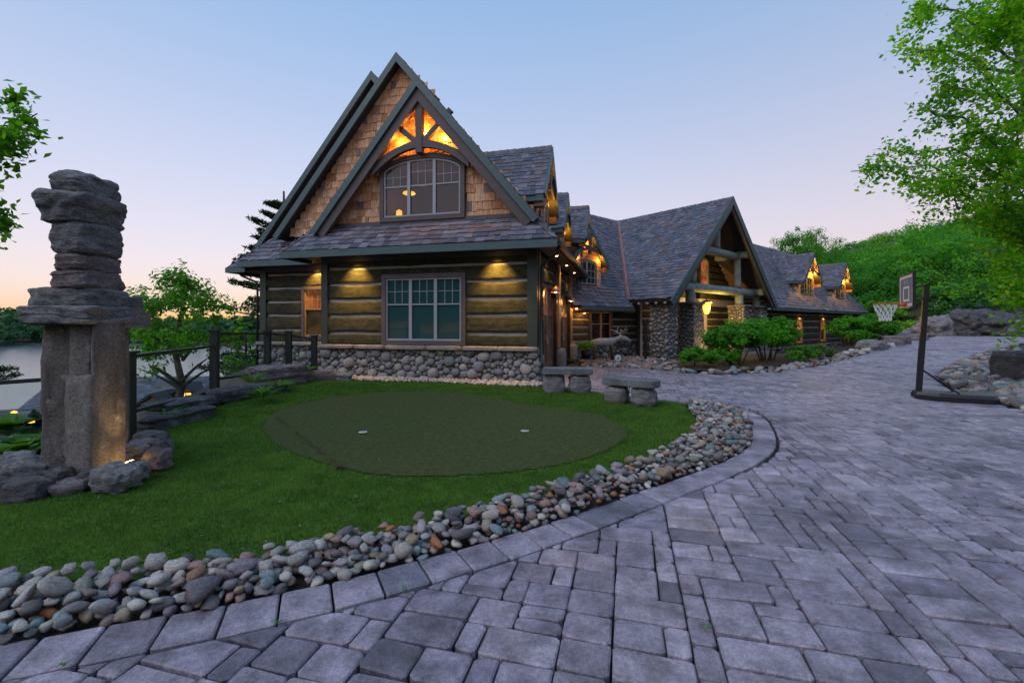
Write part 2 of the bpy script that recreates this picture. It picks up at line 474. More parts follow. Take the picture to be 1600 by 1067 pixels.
def axis(parts):
    return np.unique(np.concatenate([np.arange(a, b, s) for a, b, s in parts]))
gx = axis([(-420, -60, 12), (-60, -12, 2), (-12, 40, .5), (40, 80, 2), (80, 420, 10)])
gy = axis([(-40, 0, 4), (0, 40, .5), (40, 80, 2), (80, 520, 10)])
GX, GY = np.meshgrid(gx, gy)
GZ = ground(GX, GY)
rough = np.array([[noise.noise((x * .15, y * .15, 1.3)) for x in gx] for y in gy])
GZ = GZ - .10 + rough * np.clip((np.abs(GX) - 30) / 30, 0, 1) * 1.5
nx_, ny_ = len(gx), len(gy)
idx = np.arange(nx_ * ny_).reshape(ny_, nx_)
faces = np.stack([idx[:-1, :-1], idx[:-1, 1:], idx[1:, 1:], idx[1:, :-1]], -1).reshape(-1, 4)
g = link('ground', fast_mesh('ground', np.stack([GX, GY, GZ], -1).reshape(-1, 3), faces, smooth=True), M['soil'])
tag(g, 'dark soil ground under the whole property', kind='structure')

LAKE_Z = -13.0
mb = MB(); mb.poly([(-3000, -400, LAKE_Z), (600, -400, LAKE_Z), (600, 3000, LAKE_Z), (-3000, 3000, LAKE_Z)])
tag(mb.build('lake', M['water']), 'grey rippled lake water below the property', kind='structure')

# far shore: wooded hills along the other side of the lake
def far_hills():
    rng = np.random.default_rng(5)
    az = np.radians(np.arange(-75, 30, .8)); rr = np.array([430, 440, 455, 480, 520, 570, 640, 720])
    V, n = [], len(rr)
    for a in az:
        d = math.degrees(a)
        top = -4 + 5 * noise.noise((d * .06, 3, 0)) + 5 * sm((-d - 34) / 14)
        for k, r in enumerate(rr):
            h = LAKE_Z - 1 + (top + 14) * float(sm((r - 425) / 200)) + (3.0 * noise.noise((d * 1.3, k * 1.7, 9)) if k > 1 else 0) + (2 if k == 1 else 0)
            V.append((math.sin(a) * r, math.cos(a) * r, h))
    idx = np.arange(len(V)).reshape(len(az), n)
    F = np.stack([idx[:-1, :-1], idx[1:, :-1], idx[1:, 1:], idx[:-1, 1:]], -1).reshape(-1, 4)
    o = link('far_hills', fast_mesh('far_hills', V, F, smooth=True), M['soil'])
    tag(o, 'low wooded hills on the far shore of the lake', kind='structure')
    # their woods
    N = 2600
    a = np.radians(rng.uniform(-72, 26, N)); r = 432 + 200 * rng.random(N) ** 1.3
    d = np.degrees(a)
    top = np.array([-4 + 5 * noise.noise((x * .06, 3, 0)) + 5 * float(sm((-x - 34) / 14)) for x in d])
    base = LAKE_Z - 1 + (top + 14) * sm((r - 425) / 200)
    return np.stack([np.sin(a) * r, np.cos(a) * r, base], -1)
FAR_TREES = far_hills()

# ------------------------------------------------------------------ curves of the garden
def catmull(P, n=24):
    P = [np.array(p, float) for p in P]
    P = [2 * P[0] - P[1]] + P + [2 * P[-1] - P[-2]]
    out = []
    for i in range(1, len(P) - 2):
        for t in np.linspace(0, 1, n, endpoint=False):
            a, b, c, d = P[i - 1], P[i], P[i + 1], P[i + 2]
            out.append(.5 * (2 * b + (c - a) * t + (2 * a - 5 * b + 4 * c - d) * t * t + (3 * b - a - 3 * c + d) * t ** 3))
    out.append(P[-2]); return np.array(out)
def resample(C, step):
    s = np.concatenate([[0], np.cumsum(np.linalg.norm(np.diff(C, axis=0), axis=1))])
    k = max(2, int(round(s[-1] / step)))
    t = np.linspace(0, s[-1], k + 1)
    return np.stack([np.interp(t, s, C[:, 0]), np.interp(t, s, C[:, 1])], -1)
def in_poly(P, x, y):
    x, y = np.asarray(x, float), np.asarray(y, float)
    c = np.zeros(x.shape, bool); n = len(P); j = n - 1
    for i in range(n):
        xi, yi, xj, yj = P[i][0], P[i][1], P[j][0], P[j][1]
        if yi != yj:
            k = ((yi > y) != (yj > y)) & (x < (xj - xi) * (y - yi) / (yj - yi) + xi)
            c ^= k
        j = i
    return c

EDGE = catmull([(-5.6, 1.45), (-4.3, 1.85), (-2.72, 2.38), (-1.29, 2.91), (.02, 3.64), (1.27, 4.52), (2.64, 5.56), (3.3, 6.25), (3.72, 6.95), (4.12, 7.83), (4.30, 8.5), (4.18, 9.1), (3.7, 9.68), (3.1, 10.2), (2.0, 11.2), (1.45, 11.75)])
EDGE = resample(EDGE, .29)
tan = np.gradient(EDGE, axis=0); tan /= np.linalg.norm(tan, axis=1)[:, None]
OUTER = EDGE + np.stack([tan[:, 1], -tan[:, 0]], -1) * .32
LAWN_EDGE = catmull([(-5.8, 2.1), (-4.6, 2.45), (-3.14, 2.88), (-1.81, 3.2), (-.79, 3.70), (.07, 4.25), (1.5, 5.32), (2.47, 6.4), (3.12, 7.5), (3.38, 8.4), (3.62, 9.4)])

A_FRAME = frame(.66, 12.9, 0, -14.4)
def A(x, y, z=0.0): return A_FRAME @ Vector((x, y, z))

# driveway outline (counter-clockwise, plan)
bed_front = [(2.75, 17.6), (4.9, 17.0), (5.8, 15.3), (6.8, 14.8), (9.2, 15.6), (12.4, 17.6), (15.2, 19.8), (20.5, 23.9), (28.6, 30.2), (33.5, 35)]
right_edge = [(38, 31.5), (27.5, 24.0), (22, 20.6), (17, 17.2), (13.5, 14.3), (11.75, 12.2), (10.75, 10.4), (9.9, 8.7), (9.7, 6), (9.5, .3)]
DRIVE = [(-5.5, .3)] + [tuple(p) for p in OUTER] + [tuple(A(.15, .3)[:2]), tuple(A(.15, 5.0)[:2])] + bed_front + right_edge
mb = MB()

def drive_sheet():
    xs, ys = np.arange(-6, 40, .5), np.arange(0, 37, .5)
    V, F, ids = [], [], {}
    def vid(i, j):
        if (i, j) not in ids:
            ids[(i, j)] = len(V); V.append((xs[i], ys[j], gz(xs[i], ys[j]) - .055))
        return ids[(i, j)]
    cx, cy = np.meshgrid(xs[:-1] + .25, ys[:-1] + .25, indexing='ij')
    # also under the border course
    D2 = [(-5.5, .3)] + [tuple(p) for p in EDGE] + DRIVE[len(OUTER) + 1:]
    ok = in_poly(D2, cx, cy)
    for i in range(len(xs) - 1):
        for j in range(len(ys) - 1):
            if ok[i, j]: F.append((vid(i, j), vid(i + 1, j), vid(i + 1, j + 1), vid(i, j + 1)))
    return fast_mesh('driveway', V, F)
drive = tag(link('driveway', drive_sheet(), M['joint']), 'wide paved driveway curving up to the right past the house', kind='structure')

def paver_faces(poly, z_top, rng, bev=.010, depth=.05):
    """poly: plan polygon CCW -> verts, quads: bevelled block"""
    n = len(poly)
    c = np.mean(poly, axis=0)
    V, F = [], []
    tilt = rng.normal(0, .004, 2); dz = rng.normal(0, .0022)
    inn = inset([tuple(p) for p in poly], bev)
    for (x, y) in inn: V.append((x, y, z_top(x, y) + dz + tilt[0] * (x - c[0]) * 4 + tilt[1] * (y - c[1]) * 4))
    for (x, y) in poly: V.append((x, y, z_top(x, y) + dz - bev * .9 + tilt[0] * (x - c[0]) * 4 + tilt[1] * (y - c[1]) * 4))
    for (x, y) in poly: V.append((x, y, z_top(x, y) - depth))
    top = list(range(n))
    for k in range(n):
        j = (k + 1) % n
        F.append((n + k, n + j, j, k)); F.append((2 * n + k, 2 * n + j, n + j, n + k))
    return V, [top] + F

def clip_half(poly, p, nrm):
    out = []
    for i in range(len(poly)):
        a, b = np.array(poly[i]), np.array(poly[(i + 1) % len(poly)])
        da, db = np.dot(a - p, nrm), np.dot(b - p, nrm)
        if da >= 0: out.append(tuple(a))
        if (da >= 0) != (db >= 0): out.append(tuple(a + (b - a) * da / (da - db)))
    return out
def area(poly):
    return .5 * sum(poly[i - 1][0] * poly[i][1] - poly[i][0] * poly[i - 1][1] for i in range(len(poly)))
def rounded(poly, rng, r=.022):
    """knock the corners off a tumbled paver"""
    out = []
    n = len(poly)
    for i in range(n):
        p, a, b = np.array(poly[i]), np.array(poly[i - 1]), np.array(poly[(i + 1) % n])
        q = r * rng.uniform(.3, 1.3)
        la, lb = np.linalg.norm(a - p), np.linalg.norm(b - p)
        if min(la, lb) < 3 * q: out.append(tuple(p)); continue
        out.append(tuple(p + (a - p) / la * q)); out.append(tuple(p + (b - p) / lb * q))
    return out

def lay_pavers():
    rng = np.random.default_rng(11); rr = random.Random(11)
    m = .136; mu = .118; n = 360
    u = np.array([A_FRAME[0][1], A_FRAME[1][1]]); v = np.array([A_FRAME[0][0], A_FRAME[1][0]])
    org = np.array([-6.0, 1.0])
    filled = np.zeros((n, n), bool)
    tiles = []
    shapes = [((3, 2), 34), ((2, 3), 10), ((2, 2), 34), ((2, 1), 8), ((1, 2), 14)]
    for j in range(n):
        for i in range(n):
            if filled[i, j]: continue
            opts = [(s, w) for s, w in shapes if i + s[0] <= n and j + s[1] <= n and not filled[i:i + s[0], j:j + s[1]].any()]
            s = rr.choices([o[0] for o in opts], [o[1] for o in opts])[0] if opts else (1, 1)
            filled[i:i + s[0], j:j + s[1]] = True
            tiles.append((i, j, s))
    cen = np.array([org + v * m * (i + s[0] / 2) + u * mu * (j + s[1] / 2 - 24) for i, j, s in tiles])
    inside = in_poly(DRIVE, cen[:, 0], cen[:, 1])
    dist = np.min(np.linalg.norm(cen[:, None, :] - OUTER[None, ::1, :], axis=2), axis=1)
    near = dist < .5
    items = []
    for k, (i, j, s) in enumerate(tiles):
        c = cen[k]
        if c[1] < .9: continue
        if not inside[k] and not near[k]: continue
        if c[1] < 3 and abs(c[0]) > 1.25 * c[1] + .6: continue
        gap = .0052
        h0, h1 = s[0] * m / 2 - gap, s[1] * mu / 2 - gap * 1.5
        poly = [c + v * a + u * b for a, b in ((-h0, -h1), (h0, -h1), (h0, h1), (-h0, h1))]
        poly = [tuple(p + rng.normal(0, .0025, 2)) for p in poly]
        if near[k]:
            for q in np.argsort(np.linalg.norm(OUTER - c, axis=1))[:4]:
                t = tan[q]; nrm = np.array([t[1], -t[0]])
                poly = clip_half(poly, OUTER[q] + nrm * .009, nrm)
                if len(poly) < 3: break
            if len(poly) < 3 or area(poly) < .002: continue
        if c[1] < 7: poly = rounded(poly, rng)
        items.append((c[1], poly, c))
    # border course
    border = []
    for i in range(len(EDGE) - 1):
        a, b, c, d = EDGE[i], OUTER[i], OUTER[i + 1], EDGE[i + 1]
        ctr = (a + b + c + d) / 4
        p = [tuple(q + (ctr - q) * .048) for q in (a, b, c, d)]
        if area(p) < 0: p = p[::-1]
        border.append((ctr[1], rounded(p, rng, .012), ctr))
    # the 300 that show largest become single pavers
    vis = [q for q in items if abs(q[2][0]) < 1.17 * q[0] + .3 and q[0] > 1.95]
    vis.sort(key=lambda q: q[0])
    single = border[:46] + vis[:254]; bid = {id(q) for q in border}
    sid = {id(q) for q in single}
    zt = lambda x, y: gz(x, y)
    for q in single:
        V, F = paver_faces(q[1], zt, rng)
        me = bpy.data.meshes.new('paver'); me.from_pydata(V, [], F)
        link('paver', me, M['border' if id(q) in bid else 'paver'], drive)
    V, F, rnd = [], [], []
    for q in items + border:
        if id(q) in sid: continue
        if q[0] > 16:
            z0 = gz(*q[2]); v_, f_ = paver_faces(q[1], lambda x, y: gz(x, y), rng, .012)
        else: v_, f_ = paver_faces(q[1], zt, rng)
        o = len(V); V += v_; r = rng.random()
        for f in f_: F.append([a + o for a in f]); rnd.append(r)
    me = bpy.data.meshes.new('paving'); me.from_pydata(V, [], F)
    a = me.attributes.new('rnd', 'FLOAT', 'FACE'); a.data.foreach_set('value', np.array(rnd, dtype=np.float32))
    tag(link('paving', me, M['paver'], drive), kind='stuff')
lay_pavers()

# ------------------------------------------------------------------ lawn and putting green
GREEN = catmull([gpt(*p) for p in [(408, 668), (440, 641), (520, 621), (610, 613), (700, 613), (770, 622), (830, 635), (890, 641), (945, 652), (980, 674), (960, 698), (900, 721), (800, 737), (700, 744), (590, 742), (500, 723), (435, 697), (408, 668)]], 8)
strip = [tuple(A(x, -.85 + .12 * math.sin(x * 1.7))[:2]) for x in np.linspace(.2, -6.6, 14)]
LAWN = [tuple(p) for p in LAWN_EDGE] + [(3.15, 9.95), (2.0, 10.95), (1.45, 11.5), (1.1, 11.95)] + strip + [(-6.0, 12.6), (-6.05, 10.4), (-6.0, 8.8), (-5.8, 7.4), (-5.3, 6.7), (-4.6, 6.0), (-4.1, 5.3), (-4.1, 4.8), (-4.5, 4.35), (-5.6, 4.1), (-8.6, 3.8), (-8.6, 1.9)]
def sheet(name, poly, mat, dz, step=.12):
    P = np.array(poly)
    xs = np.arange(P[:, 0].min() - step, P[:, 0].max() + step, step); ys = np.arange(P[:, 1].min() - step, P[:, 1].max() + step, step)
    cx, cy = np.meshgrid(xs[:-1] + step / 2, ys[:-1] + step / 2, indexing='ij')
    ok = in_poly(poly, cx, cy)
    V, F, ids = [], [], {}
    def vid(i, j):
        if (i, j) not in ids:
            ids[(i, j)] = len(V); V.append((xs[i], ys[j], gz(xs[i], ys[j]) + dz + .018 * noise.noise((xs[i] * .8, ys[j] * .8, 0))))
        return ids[(i, j)]
    for i in range(len(xs) - 1):
        for j in range(len(ys) - 1):
            if ok[i, j]: F.append((vid(i, j), vid(i + 1, j), vid(i + 1, j + 1), vid(i, j + 1)))
    return link(name, fast_mesh(name, V, F, smooth=True), mat)
tag(sheet('lawn', LAWN, M['lawn'], 0.0), 'short green turf lawn between the house and the driveway', kind='structure')
tag(sheet('putting_green', [tuple(p) for p in GREEN], M['green'], .012, .05), 'dark kidney shaped putting green set in the lawn', kind='structure')

def grass():
    rng = np.random.default_rng(3)
    P = np.array(LAWN); N = 900000
    x = rng.uniform(P[:, 0].min(), P[:, 0].max(), N); y = rng.uniform(1.9, P[:, 1].max(), N)
    keep = rng.random(N) < np.clip(4.2 / y, .25, 1) ** 1.2
    gc = GREEN.mean(axis=0); G2 = gc + (GREEN - gc) * (1 - .012)
    keep &= in_poly(LAWN, x, y) & ~in_poly([tuple(p) for p in G2], x, y) & (np.abs(x) < 1.2 * y + .4)
    x, y = x[keep], y[keep]; n = len(x)
    z = ground(x, y) + .018 * np.array([noise.noise((a * .8, b * .8, 0)) for a, b in zip(x, y)]) - .003
    h = rng.uniform(.014, .032, n); w = rng.uniform(.0025, .0045, n) * np.clip(y / 4, 1, 2.6)
    a = rng.uniform(0, 2 * np.pi, n); l = rng.normal(0, .012, (n, 2))
    b = np.stack([x, y, z], -1)
    dx = np.stack([np.cos(a) * w, np.sin(a) * w, np.zeros(n)], -1)
    t = b + np.stack([l[:, 0], l[:, 1], h], -1)
    V = np.stack([b - dx, b + dx, t], 1).reshape(-1, 3)
    return fast_mesh('grass', V, np.arange(3 * n).reshape(-1, 3), rng.random(n))
tag(link('grass', grass(), M['blade']), 'short green turf blades covering the lawn', 'grass', kind='stuff')
# ------------------------------------------------------------------ stones
def ico(sub):
    bm = bmesh.new(); bmesh.ops.create_icosphere(bm, subdivisions=sub, radius=1.0)
    V = np.array([v.co[:] for v in bm.verts]); F = np.array([[v.index for v in f.verts] for f in bm.faces]); bm.free()
    return V, F
ICO1, ICO2 = ico(1), ico(2)
def pebble(base, seed, amp=.22, p=2.6):
    V, F = base
    W = V / (np.sum(np.abs(V) ** p, axis=1) ** (1 / p))[:, None]
    d = np.array([noise.noise((v[0] * 1.1 + seed * 7.3, v[1] * 1.1, v[2] * 1.1 + seed)) for v in V])
    d2 = np.array([noise.noise((v[0] * 2.6 + seed * 3.1, v[1] * 2.6, v[2] * 2.6)) for v in V])
    return W * (1 + amp * d + .06 * d2)[:, None], F
PEB = [pebble(ICO2, k, .34 + .035 * k, 2.2 + .22 * k) for k in range(10)]
PEB1 = [pebble(ICO1, k + 20, .28, 2.5) for k in range(10)]
PEB_ME = []
for k, (V, F) in enumerate(PEB):
    me = fast_mesh('stone', V, F, smooth=True); me.materials.append(M['river']); PEB_ME.append(me)
FIELD_ME = []
for k in range(8):
    V, F = pebble(ICO2, 50 + k, .26, 3.0)
    me = fast_mesh('stone', V, F, smooth=True); me.materials.append(M['field']); FIELD_ME.append(me)

def rot_mats(rng, n, flat=.5):
    """random orientations, mostly lying flat"""
    from mathutils import Euler
    return [Euler((rng.normal(0, flat), rng.normal(0, flat), rng.uniform(0, 6.28))).to_matrix() for _ in range(n)]

def stone_obj(me, loc, rot, scl, parent):
    o = bpy.data.objects.new('stone', me)
    o.matrix_basis = Matrix.Translation(loc) @ rot.to_4x4() @ Matrix.Diagonal((*scl, 1))
    COL.objects.link(o); return adopt(o, parent)

def stone_mass(stones, lib, rng):
    Vs, Fs, rn, o = [], [], [], 0
    for (loc, rot, scl) in stones:
        V, F = lib[rng.integers(len(lib))]
        W = (V * np.array(scl)) @ np.array(rot).T + np.array(loc)
        Vs.append(W); Fs.append(F + o); o += len(V); rn.append(np.full(len(F), rng.random()))
    return np.concatenate(Vs), np.concatenate(Fs), np.concatenate(rn)

def scatter(region_test, bbox, radii, rng, tries=1.0, overlap=.86):
    """dart throwing, large radii first"""
    pts = np.zeros((0, 3)); cell = {}
    out = []
    rmax = max(radii)[0] if isinstance(radii[0], tuple) else max(radii)
    def key(x, y): return (int(x / (2 * rmax)), int(y / (2 * rmax)))
    for r, cnt in radii:
        x = rng.uniform(bbox[0], bbox[1], int(cnt * tries)); y = rng.uniform(bbox[2], bbox[3], int(cnt * tries))
        ok = region_test(x, y)
        for a, b in zip(x[ok], y[ok]):
            q = r * rng.uniform(.85, 1.15); kx, ky = key(a, b); bad = False
            for i in (-1, 0, 1):
                for j in (-1, 0, 1):
                    for (c, d, e) in cell.get((kx + i, ky + j), ()):
                        if (a - c) ** 2 + (b - d) ** 2 < ((q + e) * overlap) ** 2: bad = True; break
                    if bad: break
                if bad: break
            if not bad:
                cell.setdefault((kx, ky), []).append((a, b, q)); out.append((a, b, q))
    return out

# border of river stones along the paving
def stone_border():
    rng = np.random.default_rng(21)
    poly = [tuple(p) for p in LAWN_EDGE] + [(4.0, 9.15), (4.22, 8.9)] + [tuple(p) for p in EDGE[::-1] if p[1] < 8.75]
    root = empty('stone_border', (.6, 4.2, 0), 'border of rounded river stones between the turf and the paving', 'stone border')
    mb = MB(); P = np.array(poly)
    # bed cloth under the stones
    o = sheet('bed_base', poly, M['mulch'], -.03, .09); adopt(o, root)
    test = lambda x, y: in_poly(poly, x, y)
    bb = (P[:, 0].min(), P[:, 0].max(), P[:, 1].min(), P[:, 1].max())
    low = scatter(test, bb, [(.040, 8000), (.031, 16000), (.023, 16000)], rng, 1, .82)
    topl = scatter(test, bb, [(.082, 60), (.064, 260), (.050, 1800), (.039, 7000), (.030, 9000)], rng, 1, .92)
    mid = (np.array(LAWN_EDGE)[:, None, :])
    stones = []
    for lay, pts in ((0, low), (1, topl)):
        for (x, y, r) in pts:
            de = np.min(np.linalg.norm(EDGE - (x, y), axis=1)); 
            mound = .055 * min(1, de / .25)
            el = rng.uniform(.95, 1.5); fl = rng.uniform(.48, .80)
            scl = (r * el, r * rng.uniform(.8, 1.0), r * fl)
            z = gz(x, y) + (scl[2] * .55 - .01 if lay == 0 else scl[2] * .6 + .035) + mound * (1 if lay else .8)
            if lay == 1 and de < .05: continue
            stones.append(((x, y, z), rot_mats(rng, 1, .28)[0], scl, r / max(y, 1.5) * (1.0 if lay else .45)))
    vis = [s for s in stones if abs(s[0][0]) < 1.16 * s[0][1]]
    vis.sort(key=lambda s: -s[3]); single = vis[:300]; sid = {id(s) for s in single}
    for s in single: stone_obj(PEB_ME[rng.integers(10)], s[0], s[1], s[2], root)
    rest = [s[:3] for s in stones if id(s) not in sid]
    rest_n = [s for s in rest if s[0][1] < 3.6]; rest_f = [s for s in rest if s[0][1] >= 3.6]
    (V, F, rn), (V2, F2, rn2) = stone_mass(rest_n, PEB, rng), stone_mass(rest_f, PEB1, rng)
    V, F, rn = np.concatenate([V, V2]), np.concatenate([F, F2 + len(V)]), np.concatenate([rn, rn2])
    tag(link('small_stones', fast_mesh('small_stones', V, F, rn, True), M['river'], root), kind='stuff')
stone_border()

def stone_bed(name, poly, label, cat, radii, n_single, seed, base_dz=-.02, lib=None, flat=.35, base='mulch', cz=.55):
    rng = np.random.default_rng(seed); P = np.array(poly)
    c = P.mean(axis=0)
    root = empty(name, (c[0], c[1], gz(*c)), label, cat)
    o = sheet('bed_base', poly, M[base], base_dz, .2); adopt(o, root)
    pts = scatter(lambda x, y: in_poly(poly, x, y), (P[:, 0].min(), P[:, 0].max(), P[:, 1].min(), P[:, 1].max()), radii, rng, 1, .84)
    st = []
    for (x, y, r) in pts:
        scl = (r * rng.uniform(1, 1.4), r * rng.uniform(.8, 1), r * rng.uniform(.45, .7))
        st.append(((x, y, gz(x, y) + base_dz + scl[2] * cz), rot_mats(rng, 1, flat)[0], scl, r / y))
    vis = sorted([s for s in st if abs(s[0][0]) < 1.16 * s[0][1]], key=lambda s: -s[3])[:n_single]
    sid = {id(s) for s in vis}
    for s in vis: stone_obj(PEB_ME[rng.integers(10)], s[0], s[1], s[2], root)
    rest = [s[:3] for s in st if id(s) not in sid]
    if rest:
        V, F, rn = stone_mass(rest, PEB1, rng)
        tag(link('small_stones', fast_mesh('small_stones', V, F, rn, True), M['river'], root), kind='stuff')
    return root

rb = [(9.95, 6.0), (10.0, 8.6), (10.85, 10.35), (11.85, 12.1), (13.6, 14.2), (17.1, 17.1), (22, 20.4), (24, 19), (19, 13.5), (15.5, 9.5), (12.5, 6)]
stone_bed('stone_bed', rb, 'sloping bed of flat river stones inside the driveway bend behind the hoop', 'stone bed', [(.13, 2500), (.095, 9000), (.07, 14000), (.05, 12000)], 240, 31)
bf = [(4.9, 17.02), (5.8, 15.33), (6.8, 14.83), (9.2, 15.63), (12.4, 17.63), (15.2, 19.83), (20.5, 23.95), (26.5, 28.7)]
bfi = [(26.0, 29.2), (20.0, 24.6), (14.7, 20.5), (12.0, 18.3), (9.0, 16.3), (6.8, 15.5), (6.1, 16.0), (5.3, 17.3)]
stone_bed('bed_edging', bf + bfi, 'row of edging stones in front of the entrance shrubs', 'edging stones', [(.15, 900), (.11, 2500), (.075, 3500), (.05, 3500)], 120, 32)
fb = [(2.75, 17.65), (4.9, 17.05), (5.3, 17.35), (6.3, 17.0), (7.6, 19.4), (6.9, 21.6), (6.3, 22.6), (3.1, 20.2)]
stone_bed('gravel_bed', fb, 'bed of loose stones in front of the dark window beside the garage', 'gravel bed', [(.10, 250), (.07, 2200), (.05, 7000)], 60, 33)

# pale pebble strip at the foot of the house
def pebble_strip():
    rng = np.random.default_rng(8)
    test = lambda x, y: np.ones_like(x, bool)
    pts = scatter(test, (-7.1, .25, -.95, -.10), [(.06, 900), (.042, 5000), (.03, 6000)], rng, 1, .85)
    st = []
    for (x, y, r) in pts:
        p = A(x, y); scl = (r * rng.uniform(1, 1.4), r, r * rng.uniform(.5, .8))
        if y < -.78 + .12 * math.sin(x * 1.7): continue
        st.append(((p.x, p.y, gz(p.x, p.y) + scl[2] * .5), rot_mats(rng, 1, .4)[0], scl))
    V, F, rn = stone_mass(st, PEB1, rng)
    m = piece_mat('pale_pebble', [(0, (.34, .28, .24)), (.3, (.42, .36, .32)), (.6, (.28, .23, .21)), (1, (.48, .42, .38))], .8, 14, .3, 45, .3)
    tag(link('gravel', fast_mesh('gravel', V, F, rn, True), m), 'strip of pale pebbles along the foot of the stone wall', 'gravel', kind='stuff')
pebble_strip()

# boulders -----------------------------------------------------------------
def rock_arrays(dims, seed, n=12, p=5.0, amp=.10, freq=1.3, strata=.0, sfreq=5.0, taper=None, rough=.025):
    """rounded block of rough rock centred on the origin"""
    V, ids, F = [], {}, []
    t = np.linspace(-1, 1, n + 1)
    def vid(p):
        k = tuple(np.round(p, 5))
        if k not in ids: ids[k] = len(V); V.append(p)
        return ids[k]
    for ax in range(3):
        for s in (-1, 1):
            for i in range(n):
                for j in range(n):
                    q = []
                    for (a, b) in ((t[i], t[j]), (t[i + 1], t[j]), (t[i + 1], t[j + 1]), (t[i], t[j + 1])):
                        pnt = [0, 0, 0]; pnt[ax] = s; pnt[(ax + 1) % 3] = a; pnt[(ax + 2) % 3] = b
                        q.append(vid(tuple(pnt)))
                    F.append(q if s > 0 else q[::-1])
    V = np.array(V, float)
    W = V / (np.sum(np.abs(V) ** p, axis=1) ** (1 / p))[:, None]
    dm = np.array(dims) / 2
    out = np.empty_like(W)
    mx = max(dims)
    for k, w in enumerate(W):
        q = w * dm
        s = Vector((q[0] / mx * freq * 2 + seed * 5.17, q[1] / mx * freq * 2 + seed * 1.3, q[2] / mx * freq * 2))
        d = 1 + amp * noise.noise(s * 1.6) + amp * .5 * noise.noise(s * 3.7)
        # faceted breaks
        d -= amp * .8 * max(0, noise.noise(s * 1.1 + Vector((9, 2, 4))) - .15)
        q = q * d
        if strata:
            zz = q[2] * sfreq * 2.2 + .9 * noise.noise(Vector((q[0] * 1.8, q[1] * 1.8, seed)))
            zf = math.floor(zz); fr_ = zz - zf; zz = zf + (0 if fr_ < .75 else (fr_ - .75) * 4)
            sft = 1 + strata * 1.5 * noise.noise(Vector((seed * 2.2, zz * 1.37, zz * .71)))
            q[0] *= sft; q[1] *= sft
        if taper is not None:
            f = 1 + (taper - 1) * (w[2] * .5 + .5); q[0] *= f; q[1] *= f
        q += np.array(noise.noise_vector(Vector(q) * 9 + Vector((seed, 0, 0)))) * rough * min(dims)
        out[k] = q
    return out, np.array(F)
def rock(name, loc, dims, seed, mat, parent=None, rz=0, rx=0, ry=0, smooth=True, **kw):
    from mathutils import Euler
    V, F = rock_arrays(dims, seed, **kw)
    Rm = np.array(Euler((R(rx), R(ry), R(rz))).to_matrix())
    V = V @ Rm.T + np.array(loc)
    return link(name, fast_mesh(name, V, F, smooth=smooth), mat, parent)
# ------------------------------------------------------------------ house
E_FRAME = frame(EX, EY, 0, 40)
SIDE = A_FRAME @ Matrix.Rotation(R(90), 4, 'Z')          # x runs back along the garage side, -y faces out
house = empty('log_house', (.66, 12.9, 0), 'large timber and stone lodge with steep shake roofs and many lit dormers', 'house')
hrng = np.random.default_rng(77)

def shake_rows(poly, expo, wr, thick, rng, gap=.006, jit=.02, lo=None):
    """poly: convex planar 3D polygon, first edge is the eave. yields 8 corners per shake"""
    P = [Vector(p) for p in poly]
    e = (P[1] - P[0]).normalized()
    n = Vector((0, 0, 0))
    for i in range(len(P)): n += (P[i] - P[0]).cross(P[(i + 1) % len(P)] - P[0])
    n.normalize()
    gdir = n.cross(e).normalized()
    Q = [((p - P[0]).dot(e), (p - P[0]).dot(gdir)) for p in P]
    if max(q[1] for q in Q) < -min(q[1] for q in Q): gdir = -gdir; n = -n; Q = [(a, -b) for a, b in Q]
    gmax = max(q[1] for q in Q)
    rows = int(gmax / expo)
    for r in range(rows + 1):
        g0 = r * expo
        gm = min(g0 + expo * .5, gmax - .01)
        xs = []
        for i in range(len(Q)):
            (a, b), (c, d) = Q[i], Q[(i + 1) % len(Q)]
            if (b > gm) != (d > gm): xs.append(a + (c - a) * (gm - b) / (d - b))
        if len(xs) < 2: continue
        x0, x1 = min(xs), max(xs)
        x = x0
        while x < x1 - .02:
            w = rng.uniform(*wr)
            xe = x + w
            if x1 - xe < wr[0] * .6: xe = x1
            gb = g0 + rng.normal(0, jit) - (.02 if r == 0 else 0); gt = min(g0 + expo * 1.25, gmax + .02)
            t = thick * rng.uniform(.75, 1.3)
            def c(a, b, h): return P[0] + e * a + gdir * b + n * h
            a0, a1 = x + gap / 2, xe - gap / 2
            yield [c(a0, gb, -.01), c(a1, gb, -.01), c(a1, gt, -.01), c(a0, gt, -.01), c(a0, gb, t), c(a1, gb, t), c(a1, gt, t * .25), c(a0, gt, t * .25)]
            x = xe

def roof(name, polys, fr, parent=house, thick=.16, expo=.21, wr=(.12, .34), st=.038, ridge=None, mat='roofshake'):
    d = MB(fr)
    for p in polys: d.slab(p, thick)
    deck = d.build(name, M['deck'], parent)
    s = MB(fr)
    for p in polys:
        for c in shake_rows(p, expo, wr, st, hrng): s.hexa(c, hrng.random())
    for rg in (ridge or []):
        a, b, wdir1, wdir2 = [Vector(q) for q in rg]
        L = (b - a).length; k = max(1, int(L / .24)); dd = (b - a) / k
        for i in range(k):
            for wd in (wdir1, wdir2):
                wd_ = wd.normalized() * .16
                p0, p1 = a + dd * i - dd * .05, a + dd * (i + 1.12)
                up = Vector((0, 0, .008)); lift = Vector((0, 0, .03 * hrng.uniform(.8, 1.4)))
                s.hexa([p0 + up, p1 + up, p1 + wd_ + up, p0 + wd_ + up, p0 + up + lift, p1 + up + lift * .4, p1 + wd_ + up + lift * .4, p0 + wd_ + up + lift], hrng.random())
    sh = s.build('roof_shakes', M[mat], deck); tag(sh, kind='stuff')
    return deck

